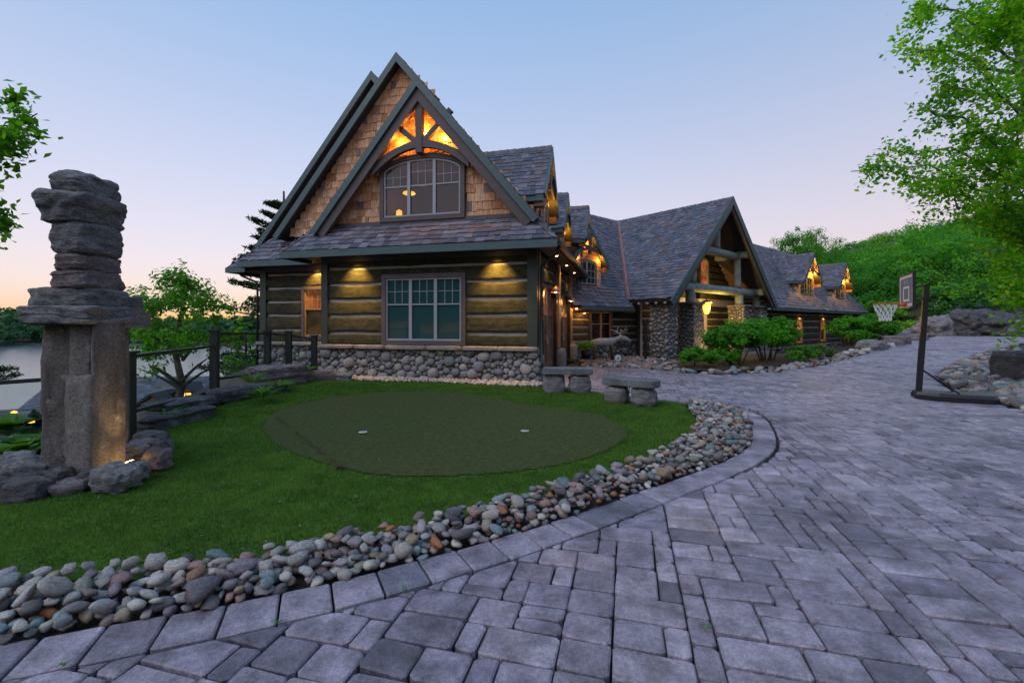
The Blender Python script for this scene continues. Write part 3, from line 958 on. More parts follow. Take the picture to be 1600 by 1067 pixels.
def rake(fr, apex, foot, y, depth=.30, th=.07, name='rake_board', mat='green_trim', parent=house, drop=0.0):
    """board along a gable slope in the plane y"""
    a, f = Vector((apex[0], 0, apex[1])), Vector((foot[0], 0, foot[1]))
    d = (f - a).normalized(); nrm = Vector((d.z, 0, -d.x))
    if nrm.z > 0: nrm = -nrm
    a0 = a + nrm * drop; f0 = f + nrm * drop
    vert = depth / abs(nrm.z)
    mb = MB(fr)
    P = [(a0.x, a0.z), (f0.x, f0.z), (f0.x + nrm.x * depth, f0.z + nrm.z * depth), (a0.x, a0.z - vert)]
    mb.hexa([(P[0][0], y, P[0][1]), (P[1][0], y, P[1][1]), (P[2][0], y, P[2][1]), (P[3][0], y, P[3][1]),
             (P[0][0], y + th, P[0][1]), (P[1][0], y + th, P[1][1]), (P[2][0], y + th, P[2][1]), (P[3][0], y + th, P[3][1])])
    return mb.build(name, M[mat], parent)

def log_wall(fr, x0, x1, zs, openings=(), parent=house, z_low=None, z_high=None, proud=.06, prefix='log', top_clip=None):
    """hewn logs with pale chinking between: zs are the chinking heights"""
    zlo = zs[0] if z_low is None else z_low; zhi = zs[-1] if z_high is None else z_high
    w = MB(fr)
    # backing of chinking, left open behind windows
    w.box(x0, x1, .02, .16, zlo, zhi)
    wall = w.build('wall', M['chink'], parent)
    for i in range(len(zs) - 1):
        a, b = zs[i] + .045, zs[i + 1] - .045
        L0, L1 = x0, x1
        if top_clip:
            L0, L1 = max(x0, top_clip(b)[0]), min(x1, top_clip(b)[1])
        spans = [(L0, L1)]
        for (oa, ob, za, zb) in openings:
            if min(b, zb) - max(a, za) > .3 * (b - a):
                for (e0, e1) in ((a, za), (zb, b)):
                    if e1 - e0 > .09 and e1 > a and e0 < b and min(ob, L1) > max(oa, L0):
                        h_ = MB(fr); h_.box(max(oa, L0), min(ob, L1), -.045, .02, max(e0, a), min(e1, b)); h_.build('log', M['log'], wall)
                ns = []
                for (p, q) in spans:
                    if ob <= p or oa >= q: ns.append((p, q)); continue
                    if oa > p: ns.append((p, oa))
                    if ob < q: ns.append((ob, q))
                spans = ns
        for (p, q) in spans:
            if q - p < .12: continue
            mb = MB(fr); n = max(3, int((q - p) / .22)); sd = hrng.uniform(0, 99)
            prof = [(0, .02), (.0, -.035), (.12, -.058), (.5, -.066), (.88, -.058), (1.0, -.035), (1.0, .02)]
            rings = []
            for k in range(n + 1):
                x = p + (q - p) * k / n
                zb_ = a + .028 * noise.noise((x * 1.4, sd, 0)); zt_ = b + .032 * noise.noise((x * 1.4, sd + 9, 3))
                dp = 1 + .35 * noise.noise((x * 2.2, sd, 5))
                rings.append([mb.pt((x, yy * dp * proud / .06, zb_ + (zt_ - zb_) * u)) for u, yy in prof])
            for k in range(n):
                for m in range(len(prof) - 1):
                    mb.p.append([rings[k][m], rings[k + 1][m], rings[k + 1][m + 1], rings[k][m + 1]]); mb.r.append(0)
            mb.p.append(rings[0]); mb.r.append(0); mb.p.append(rings[-1][::-1]); mb.r.append(0)
            mb.build('log', M['log'], wall, smooth=False)
    return wall

def arch_outline(x0, x1, z0, z1, rise, n=14):
    if rise <= 0: return [(x0, z0), (x1, z0), (x1, z1), (x0, z1)]
    pts = [(x0, z0), (x1, z0)]
    c, hw = (x0 + x1) / 2, (x1 - x0) / 2
    for k in range(n + 1):
        t = 1 - 2 * k / n
        pts.append((c + hw * t, z1 - rise + rise * math.sqrt(max(0, 1 - (t * .92) ** 2)) / 1.0 - rise * (math.sqrt(1 - .92 ** 2)) * 0))
    return pts

def window(fr, x0, x1, z0, z1, y, n=1, rise=0.0, meet=.42, cols=3, rows=2, trim=.13, glass='glass', sash='sash', trim_mat='brown_trim', parent=house, deep=.09, lower_glass=None, sub=True, lw=.05):
    """one window unit: trim (the part), sash frames, muntins and panes under it"""
    mb = MB(fr)
    out = arch_outline(x0 - trim, x1 + trim, z0 - trim, z1 + trim, rise * (x1 - x0 + 2 * trim) / (x1 - x0))
    inn = mb.ring(out, trim, y - deep, y + .10)
    w = mb.build('window', M[trim_mat], parent)
    top = lambda x: (z1 - rise + rise * math.sqrt(max(0, 1 - ((x - (x0 + x1) / 2) / ((x1 - x0) / 2) * .92) ** 2))) if rise > 0 else z1
    sw = (x1 - x0) / n
    zm = z1 - rise * .35 - (z1 - z0) * meet
    for i in range(n):
        a, b = x0 + sw * i, x0 + sw * (i + 1)
        if rise > 0:
            o = [(a, z0), (b, z0)] + [(b + (a - b) * k / 6, top(b + (a - b) * k / 6)) for k in range(7)]
        else: o = [(a, z0), (b, z0), (b, z1), (a, z1)]
        s = MB(fr); si = s.ring(o, lw, y - .055, y + .02)
        s.box(a + lw, b - lw, y - .045, y + .02, zm - .02, zm + .02)
        s.build('sash', M[sash], w)
        p = MB(fr); p.poly([(q[0], y - .005, q[1]) for q in si])
        if lower_glass:
            p = MB(fr); p.poly([(a + lw, y - .005, zm), (b - lw, y - .005, zm)] + [(q[0], y - .005, q[1]) for q in si[2:]])
            pl = MB(fr); pl.poly([(a + lw, y - .005, z0 + lw), (b - lw, y - .005, z0 + lw), (b - lw, y - .005, zm), (a + lw, y - .005, zm)])
            pl.build('pane', M[lower_glass], w)
        p.build('pane', M[glass], w)
        m = MB(fr)
        ia, ib = a + lw, b - lw
        for c in range(1, cols):
            x = ia + (ib - ia) * c / cols; m.box(x - .009, x + .009, y - .022, y + .0, zm, top(x) - lw * .9)
        for r_ in range(1, rows):
            zt = min(top(ia + .02), top(ib - .02)); z = zm + (zt - zm) * r_ / rows * (1.0 if rise == 0 else 1.1)
            m.box(ia, ib, y - .020, y + .0, z - .009, z + .009)
        if cols > 1 or rows > 1: m.build('muntin', M[sash], w)
    return w

def downlight(fr, x, y, z, watts, wall_y=None, deg=95, aim=None):
    """recessed soffit light: trim ring, glowing lens, and its light"""
    mb = MB(fr); mb.lathe([(.045, -.004), (.075, -.006), (.08, .012)], (x, y, z), 14); t = mb.build('soffit_light', M['brown_trim'], house)
    mb = MB(fr); mb.poly([(x + .046 * math.cos(k * .524), y + .046 * math.sin(k * .524), z - .005) for k in range(12)][::-1]); mb.build('lens', M['bulb'], t)
    p = fr @ Vector((x, y, z - .03)); q = fr @ Vector(aim if aim else (x, y + .12, z - 1.5))
    spot_light(p, q, watts, deg, (1, .56, .12), 1.0, house)

# ---- garage wing, in its own frame: x right along the front, y back, ground at 0
SL = 1.2                                  # roof pitch
WZ = 3.88                                 # soffit height
zs = [1.0, 1.39, 1.94, 2.44, 2.95, 3.45, 3.84]
FW = (-4.73, -2.23, 1.17, 3.08)           # front window
wl_ = log_wall(A_FRAME, -6.84, -.20, zs, [(FW[0] - .16, FW[1] + .16, FW[2] - .3, FW[3] + .16)])
SETB = A_FRAME @ Matrix.Translation((0, 1.4, 0))
SW = (-8.86, -8.02, 1.23, 2.92)
log_wall(SETB, -10.6, -7.0, [1.0, 1.45, 2.0, 2.5, 3.0, 3.5, 3.84], [(SW[0] - .14, SW[1] + .14, SW[2] - .2, SW[3] + .14)])
log_wall(SIDE, .45, 8.0, [1.0, 1.39, 1.94, 2.44, 2.95, 3.45, 3.84], [(.4, 7.75, 0, 3.1)])
def boards(fr, items, name='corner_board', mat='green_trim', parent=house):
    for b in items:
        mb = MB(fr); mb.box(*b); mb.build(name, M[mat], parent)
boards(A_FRAME, [(-7.06, -6.83, -.10, .12, .98, 3.86), (-.21, .08, -.10, .10, .98, 3.86), (-7.06, -6.94, .12, 1.38, .98, 3.86), (-10.82, -10.55, 1.31, 1.62, .98, 3.86), (.0, .10, .10, .45, .98, 3.86)], 'corner_board', 'dark_trim')
boards(A_FRAME, [(-6.83, -.21, -.085, .0, 3.66, 3.86), (-10.55, -7.06, 1.32, 1.40, 3.62, 3.86)], 'frieze_board', 'brown_trim')
window(A_FRAME, *FW, -.02, n=3, glass='glass_teal', cols=3, rows=2, meet=.42, trim=.14)
window(SETB, *SW, -.02, n=1, glass='glass_warm', lower_glass='glass', cols=3, rows=2, sash='warm_sash', trim=.12)
# body behind the walls so that nothing shows through
mb = MB(A_FRAME); mb.box(-6.9, -.05, .17, 9.0, 0, 3.8); mb.box(-10.7, -6.9, 1.6, 9.0, 0, 3.8); mb.build('wall_core', M['deck'], house)

# foundation of rounded field stones under a stone ledge
def stone_wall(fr, x0, x1, z0, z1, parent, seed, single=True, radii=None, lib_amp=.5, y=0.0):
    rng = np.random.default_rng(seed)
    radii = radii or [(.16, 14), (.12, 70), (.088, 420), (.062, 1600), (.042, 3000)]
    pts = scatter(lambda x, z: (x > x0 + .02) & (x < x1 - .02) & (z > z0 - .02) & (z < z1 - .02), (x0, x1, z0, z1), radii, rng, (x1 - x0) * (z1 - z0) / 3 + .2, .93)
    st = []
    f3 = fr.to_3x3()
    for (x, z, r) in pts:
        scl = (r * rng.uniform(.98, 1.22), r * rng.uniform(.55, .8), r * rng.uniform(.86, 1.0))
        rot = f3 @ Matrix.Rotation(rng.normal(0, .25), 3, 'Y')
        loc = fr @ Vector((x, y - .01, z))
        st.append((tuple(loc), rot, scl, r))
    return st
found = empty('foundation', tuple(A(-3.5, 0)), kind=None); del found['base']; found.name = 'foundation'
adopt(found, house)
found.location = (0, 0, 0); found.matrix_parent_inverse = Matrix.Translation(-Vector(house.location))
def foundation():
    mb = MB(A_FRAME)
    mb.box(-7.1, -.02, -.02, .5, -.3, .9); mb.box(-10.85, -7.1, 1.38, 1.9, -4.0, .9); mb.box(-7.1, -6.7, .5, 1.4, -.3, .9); mb.box(-.4, .10, .5, .62, -.3, .9)
    mb.build('mortar_bed', M['mortar'], found)
    mb2 = MB(A_FRAME); mb2.box(-.3, .06, -.015, .5, -.3, .88); mb2.build('mortar_bed', M['mortar'], found)
    st = stone_wall(A_FRAME, -7.1, .1, -.06, .9, found, 1, y=-.02) + stone_wall(SETB, -10.85, -7.1, -.3, .9, found, 2, y=-.02)
    st += stone_wall(SIDE, .02, .55, -.05, .9, found, 3, y=-.07)
    st.sort(key=lambda s: -s[3])
    rng = np.random.default_rng(4)
    for s in st[:300]: 
        o = stone_obj(FIELD_ME[rng.integers(8)], s[0], s[1], s[2], None); o.parent = found
    if st[300:]:
        V, F, rn = stone_mass([s[:3] for s in st[300:]], PEB1, rng)
        o = link('small_stones', fast_mesh('small_stones', V, F, rn, True), M['field']); o.parent = found; tag(o, kind='stuff')
    # ledge stones, long slabs end to end
    for (fr, xa, xb) in ((A_FRAME, -7.16, .12), (SETB, -10.95, -7.16)):
        x = xa; k = 0
        while x < xb - .1:
            L = min(hrng.uniform(1.1, 1.7), xb - x)
            if xb - (x + L) < .5: L = xb - x
            V, F = rock_arrays((L - .012, .30, .13), 40 + k + x, n=7, p=9, amp=.05, rough=.06)
            c = fr @ Vector((x + L / 2, -.06, .955)); Rm = np.array(fr.to_3x3())
            o = link('ledge_stone', fast_mesh('ledge_stone', V @ Rm.T + np.array(c), F, smooth=True), M['ledge']); o.parent = found
            x += L; k += 1
foundation()

# roofs of the garage wing
def AZ(x): return 10.7 - SL * (x + 4.89)      # the right-hand roof plane
EAV = .75
roof('roof', [
    [(EAV, -.3, AZ(EAV)), (EAV, 11.0, AZ(EAV)), (-3.55, 11.0, AZ(-3.55)), (-3.55, -.3, AZ(-3.55))],
    [(EAV, -.75, AZ(EAV)), (EAV, -.3, AZ(EAV)), (.30, -.3, AZ(.30))],
    [(-3.55, .9, AZ(-3.55)), (-3.55, 11, AZ(-3.55)), (-4.89, 11, 10.7), (-4.89, .9, 10.7)],
    [(-7.25, 1.5, AZ(-3.55) - SL * 3.7), (-7.25, -.3, AZ(-3.55) - SL * 3.7), (-3.55, -.3, AZ(-3.55)), (-3.55, 1.5, AZ(-3.55))],
    [(-9.78, 11, 10.7 - SL * 4.89), (-9.78, .9, 10.7 - SL * 4.89), (-4.89, .9, 10.7), (-4.89, 11, 10.7)],
], A_FRAME, ridge=[((-4.89, .88, 10.7), (-4.89, 11, 10.7), (1, 0, -SL), (-1, 0, -SL)), ((-3.55, -.32, AZ(-3.55)), (-3.55, 1.4, AZ(-3.55)), (1, 0, -SL), (-1, 0, -SL))])
roof('rear_roof', [
    [(-11.75, 10.5, 4.62), (-11.75, 2.0, 4.62), (-6.51, 2.0, 10.9), (-6.51, 10.5, 10.9)],
    [(-4.9, 2.0, 10.9 - SL * 1.6), (-4.9, 10.5, 10.9 - SL * 1.6), (-6.51, 10.5, 10.9), (-6.51, 2.0, 10.9)],
], A_FRAME, ridge=[((-6.51, 1.98, 10.9), (-6.51, 10, 10.9), (1, 0, -SL), (-1, 0, -SL))])
# skirt roofs over the ground floor
roof('skirt_roof', [
    [(-8.02, -.75, 3.97), (EAV, -.75, 3.97), (-.25, .37, 5.08), (-7.3, .37, 5.08)],
    [(-8.02, 1.3, 3.97), (-8.02, -.75, 3.97), (-7.3, .37, 5.08), (-7.3, 1.3, 5.08)],
], A_FRAME, expo=.23, wr=(.14, .36), ridge=[((EAV, -.75, 3.99), (-.1, .2, 4.92), (-1, -.2, .2), (.3, 1, -.3)), ((-8.02, -.75, 3.99), (-7.3, .37, 5.1), (1, 0, .1), (0, 1, .1))])
roof('skirt_roof', [
    [(-11.15, .70, 3.97), (-7.9, .70, 3.97), (-7.9, 1.52, 4.85), (-10.5, 1.52, 4.85)],
    [(-11.15, 2.2, 3.97), (-11.15, .70, 3.97), (-10.5, 1.52, 4.85), (-10.5, 2.2, 4.85)],
], A_FRAME, expo=.23, ridge=[((-11.15, .70, 3.99), (-10.5, 1.52, 4.87), (1, 0, .1), (0, 1, .1))])
roof('skirt_roof', [
    [(-12.05, 1.05, 3.80), (-10.9, 1.05, 3.80), (-10.9, 2.1, 4.75), (-11.6, 2.1, 4.75)],
    [(-12.05, 6, 3.80), (-12.05, 1.05, 3.80), (-11.6, 2.1, 4.75), (-11.6, 6, 4.75)],
], A_FRAME, expo=.23)
# fascias, gutters, soffits
boards(A_FRAME, [(-8.06, EAV + .02, -.80, -.74, 3.74, 3.95), (-8.08, -8.02, -.74, .68, 3.74, 3.95), (-11.18, -8.08, .64, .70, 3.74, 3.95), (-11.2, -11.14, .70, 1.02, 3.74, 3.95),
                 (-12.10, -11.2, 1.0, 1.05, 3.60, 3.79), (-12.12, -12.06, 1.05, 6, 3.60, 3.79)], 'fascia_board', 'green_trim')
boards(A_FRAME, [(EAV - .01, EAV + .11, -.72, 8.3, 3.78, 3.90)], 'gutter', 'black_metal')
boards(A_FRAME, [(-8.0, EAV - .02, -.735, -.10, 3.86, 3.90), (.10, EAV - .02, -.10, 8.6, 3.86, 3.90), (-8.0, -7.06, -.10, 1.3, 3.862, 3.902), (-11.1, -8.0, .71, 1.36, 3.86, 3.90), (-12.0, -10.84, 1.36, 6, 3.70, 3.74)], 'soffit', 'soffit')
# downspouts
for pts in ([(EAV + .04, -.55, 3.80), (EAV - .05, -.45, 3.62), (.22, -.02, 3.36), (.18, .02, 3.25), (.18, .02, .12), (.22, -.1, .02)], [(-11.7, 1.2, 3.66), (-11.6, 1.25, 3.5), (-11.0, 1.32, 3.25), (-10.93, 1.32, 3.1), (-10.93, 1.32, .1)]):
    mb = MB(A_FRAME); mb.tube(pts, .04, 8); mb.build('downspout', M['black_metal'], house, True)

# gables clad with wall shakes
def gable_shakes(fr, poly, parent_name, y, single, hole=None, expo=.27, wr=(.12, .34)):
    base = MB(fr)
    if single: base.box(poly[0][0], poly[1][0], y + .02, y + .03, poly[0][1] - .2, poly[0][1])
    else: base.poly([(p[0], y + .02, p[1]) for p in poly])
    wall = base.build(parent_name, M['brown_trim'], house)
    mass = MB(fr)
    P3 = [(p[0], y, p[1]) for p in poly]
    for c in shake_rows(P3, expo, wr, .028, hrng, .008, .018):
        cx = sum(q.x for q in c) / 8; cz = sum(q.z for q in c) / 8
        c = [Vector((q.x, y - abs(q.y - y) if q.y != y else y, q.z)) for q in c]
        if hole and hole(c): continue
        if single:
            mb = MB(fr); mb.hexa(c); mb.build('shake', M['wallshake'], wall)
        else: mass.hexa(c, hrng.random())
    if not single:
        tag(mass.build('wall_shakes', M['wallshake'], wall), kind='stuff')
    return wall
G1A = AZ(-3.55)
UW = (-4.87, -2.30, 5.02, 6.78)
def uw_hole(c):
    x0, x1 = min(q.x for q in c), max(q.x for q in c); z0, z1 = min(q.z for q in c), max(q.z for q in c)
    cx, cz = (x0 + x1) / 2, (z0 + z1) / 2
    t = (cx - (UW[0] + UW[1]) / 2) / 1.35
    return abs(t) < 1 and cz < UW[3] - .52 + .52 * math.sqrt(max(0, 1 - t * t * .9))
gable_shakes(A_FRAME, [(-7.15, 4.82), (.05, 4.82), (-3.55, G1A - .15)], 'gable_wall', .15, True, uw_hole)
gable_shakes(A_FRAME, [(-9.45, 4.85), (-6.95, 4.85), (-3.45, G1A + .05), (-4.89, 10.55)], 'gable_wall', 1.18, False)
gable_shakes(A_FRAME, [(-11.3, 4.75), (-8.0, 4.75), (-5.2, 9.4), (-6.51, 10.7)], 'gable_wall', 2.3, False)
boards(A_FRAME, [(-7.2, .0, .05, .14, 4.78, 4.92), (-9.7, -7.3, 1.10, 1.17, 4.5, 4.66)], 'trim_board', 'brown_trim')
window(A_FRAME, *UW, .10, n=3, rise=.52, cols=3, rows=2, meet=.36, trim=.14, glass='room_glass', trim_mat='brown_trim')
# room behind the upper window, with its two lamps
mb = MB(A_FRAME)
for q_ in ([(-5.4, .5, 4.6), (-1.8, .5, 4.6), (-1.8, 3.6, 4.6), (-5.4, 3.6, 4.6)], [(-5.4, .5, 7.0), (-5.4, 3.6, 7.0), (-1.8, 3.6, 7.0), (-1.8, .5, 7.0)], [(-5.4, 3.6, 4.6), (-1.8, 3.6, 4.6), (-1.8, 3.6, 7.0), (-5.4, 3.6, 7.0)], [(-5.4, .5, 4.6), (-5.4, 3.6, 4.6), (-5.4, 3.6, 7.0), (-5.4, .5, 7.0)], [(-1.8, 3.6, 4.6), (-1.8, .5, 4.6), (-1.8, .5, 7.0), (-1.8, 3.6, 7.0)]): mb.poly(q_)
rm = mb.build('room', plain_mat('room_wall', (.07, .03, .017), .8), house)
mb = MB(A_FRAME); mb.lathe([(.012, .5), (.012, .1), (.20, .03), (.22, -.01), (.17, -.04), (.0, -.05)], (-4.75, 1.5, 6.2), 16); mb.build('pendant_lamp', M['amber'], house, True)
mb = MB(A_FRAME); mb.lathe([(.0, .17), (.10, .11), (.12, -.12), (.0, -.13)], (-4.75, .8, 5.3), 6); mb.build('table_lantern', M['amber'], house)
point_light(A(-4.4, 1.9, 5.8), 8, parent=house)

# rakes and truss of the front gable
def gable_rakes(fr, cx, zc, hw, sl, y, green=.20, brown=.26, both=(1, 1)):
    for s, on in ((-1, both[0]), (1, both[1])):
        if not on: continue
        rake(fr, (cx, zc + .03), (cx + s * hw, zc - sl * hw + .03), y - .07, green, .07)
        if brown: rake(fr, (cx, zc + .03), (cx + s * hw * .985, zc - sl * hw * .985 + .03), y + .004, brown, .16, 'inner_rake_board', 'brown_trim', drop=green + .004)
gable_rakes(A_FRAME, -3.55, G1A, 3.72, SL, -.3)
gable_rakes(A_FRAME, -4.89, 10.7, 4.92, SL, .9, brown=0, both=(1, 0))
rake(A_FRAME, (-4.89, 10.73), (-3.45, 10.73 - SL * 1.44), .83, .20, .07)
gable_rakes(A_FRAME, -6.51, 10.9, 5.26, 1.2, 2.0, brown=0, both=(1, 0))
rake(A_FRAME, (-6.51, 10.93), (-6.0, 10.93 - SL * .51), 1.93, .20, .07)
def soffit_slope(fr, cx, zc, hw, sl, y0, y1, s):
    mb = MB(fr); k = .19
    mb.slab([(cx, y0, zc - k), (cx + s * hw, y0, zc - k - sl * hw), (cx + s * hw, y1, zc - k - sl * hw), (cx, y1, zc - k)], .02); mb.build('soffit', M['soffit'], house)
for s in (-1, 1): soffit_slope(A_FRAME, -3.55, G1A, 3.65, SL, -.28, .14, s)
soffit_slope(A_FRAME, -4.89, 10.7, 4.8, SL, .93, 1.17, -1)
def truss(fr, cx, zc, sl, y, w=.25, scale=1.0, mat='brown_trim', parent=house, z_arch=6.55, hw=1.95, rise=.5, king=True, drop=.62, th=.16, strut=None, king_low=None):
    mb = MB(fr)
    if king: mb.box(cx - w / 2, cx + w / 2, y, y + th + .02, (z_arch + rise - .38 * scale) if king_low is None else king_low, zc - drop)
    kp = mb.build('king_post', M[mat], parent) if king else None
    # arched collar
    n = 14; a = MB(fr)
    def zc_(t): return z_arch + rise * (1 - t * t)
    d = .26 * scale
    for k in range(n):
        t0, t1 = -1 + 2 * k / n, -1 + 2 * (k + 1) / n
        if t1 <= 0 and abs(t1) < 1e-6: t1 = -.0
        x0, x1 = cx + hw * t0, cx + hw * t1
        f0, f1 = 1 + .5 * abs(t0) ** 3, 1 + .5 * abs(t1) ** 3
        a.hexa([(x0, y + .02, zc_(t0)), (x1, y + .02, zc_(t1)), (x1, y + th, zc_(t1)), (x0, y + th, zc_(t0)),
                (x0, y + .02, zc_(t0) + d * f0), (x1, y + .02, zc_(t1) + d * f1), (x1, y + th, zc_(t1) + d * f1), (x0, y + th, zc_(t0) + d * f0)])
    a.build('collar_beam', M[mat], parent)
    for s in (-1, 1):
        b = MB(fr)
        zb = z_arch + rise + d * .7
        xe = cx + s * (hw * .52 if strut is None else strut[0]); ze = (zc - sl * hw * .52 - drop * .85) if strut is None else strut[1]
        pts = [(cx + s * w * .35, y + th / 2 + .01, zb), (cx + (xe - cx) * .5, y + th / 2 + .01, zb + (ze - zb) * .42), (xe, y + th / 2 + .01, ze)]
        for p, q in zip(pts[:-1], pts[1:]): b.bar(p, Vector(q) + (Vector(q) - Vector(p)) * .06, th * .86, w * .8, up=(0, 1, 0)) if False else b.bar(p, q, w * .78, th * .8, up=(0, 1, 0))
        b.build('strut', M[mat], parent)
truss(A_FRAME, -3.55, G1A, SL, -.22, .21, .8, z_arch=6.30, hw=1.6, rise=.74, drop=.45, strut=(1.02, 8.08), king_low=6.88)
point_light(A(-3.55, .03, 7.62), 20, (1, .37, .045), .05, house)
for xx in (-4.3, -2.8):
    point_light(A(xx, .03, 7.34), 11, (1, .37, .045), .05, house)

# soffit lights of the garage wing
for (x, y) in ((-5.75, -.48), (-1.10, -.48)): downlight(A_FRAME, x, y, 3.855, 150, aim=(x, -.05, 2.6), deg=80)
downlight(A_FRAME, -8.30, .98, 3.855, 100, aim=(-8.3, 1.38, 2.7), deg=84)
for s in (1.6, 4.1, 6.6): downlight(A_FRAME, .38, s, 3.855, 18, aim=(.14, s, 2.6))

# garage doors on the side
def garage_door(x0, x1):
    fr = SIDE
    zt, rise = 2.95, .5
    mb = MB(fr); out = arch_outline(x0, x1, .02, zt, rise)
    mb.ring(out, .13, -.14, .2); d = mb.build('garage_door', M['black_metal'], house)
    b = MB(fr); inn = inset(out, .12); b.poly([(p[0], .06, p[1]) for p in inn]); b.build('door_back', M['door'], d)
    n = 8
    for k in range(n):
        xa = x0 + .13 + (x1 - x0 - .26) * k / n; xb = x0 + .13 + (x1 - x0 - .26) * (k + 1) / n
        c = MB(fr); t = ((xa + xb) / 2 - (x0 + x1) / 2) / ((x1 - x0) / 2)
        c.box(xa + .006, xb - .006, .02, .055, .04, zt - rise + rise * math.sqrt(1 - t * t * .85) - .14); c.build('plank', M['door'], d)
    for z in (.25, 1.15, 1.95):
        c = MB(fr); c.box(x0 + .13, x1 - .13, -.01, .02, z, z + .16); c.build('door_rail', M['door'], d)
    for x in (x0 + .13, (x0 + x1) / 2 - .08, x1 - .29):
        c = MB(fr); c.box(x, x + .16, -.012, .018, .05, 2.4); c.build('door_stile', M['door'], d)
    c = MB(fr); c.box((x0 + x1) / 2 - .03, (x0 + x1) / 2 + .03, -.05, -.012, 1.0, 1.25); c.build('handle', M['sash'], d)
for a, b in ((.55, 3.35), (4.4, 7.2)): garage_door(a, b)
def wall_lamp(p, out, watts=9, r=.17):
    """copper dome lamp on a curved arm"""
    p = Vector(p); out = Vector(out)
    mb = MB(); mb.lathe([(.02, .14), (.06, .12), (.10, .08), (r * .9, 0), (r, -.06), (r * .93, -.06), (r * .8, 0), (.05, .07)], p, 16)
    l = mb.build('wall_lamp', M['copper'], house, True)
    a = MB(); w = p - out * .34
    a.tube([w + Vector((0, 0, .10)), w + out * .06 + Vector((0, 0, .26)), w + out * .2 + Vector((0, 0, .30)), p + Vector((0, 0, .13))], .014, 6); a.build('lamp_arm', M['black_metal'], l, True)
    b = MB(); b.lathe([(.0, .03), (.05, .0), (.06, -.03), (.0, -.065)], p - Vector((0, 0, .01)), 10); b.build('bulb', M['bulb'], l, True)
    point_light(p - Vector((0, 0, .09)), watts, (1, .42, .10), .05, house)
OUTA = (A_FRAME.to_3x3() @ Vector((1, 0, 0)))
for s, z in ((1.55, 2.74), (5.6, 2.66)): wall_lamp(A(.36, s, z), OUTA, 8)
# lit pilasters between the doors on stone bases
for s in (3.88, 7.6):
    mb = MB(A_FRAME); mb.box(.0, .16, s - .22, s + .22, .8, 3.84); mb.build('pilaster', M['warm_sash'], house)
    V, F = rock_arrays((.5, .62, .8), 70 + s, n=6, p=6, amp=.08); V = V @ np.array(A_FRAME.to_3x3()).T + np.array(A(.12, s, .38))
    link('pilaster_base', fast_mesh('pilaster_base', V, F, smooth=True), M['field'], house)

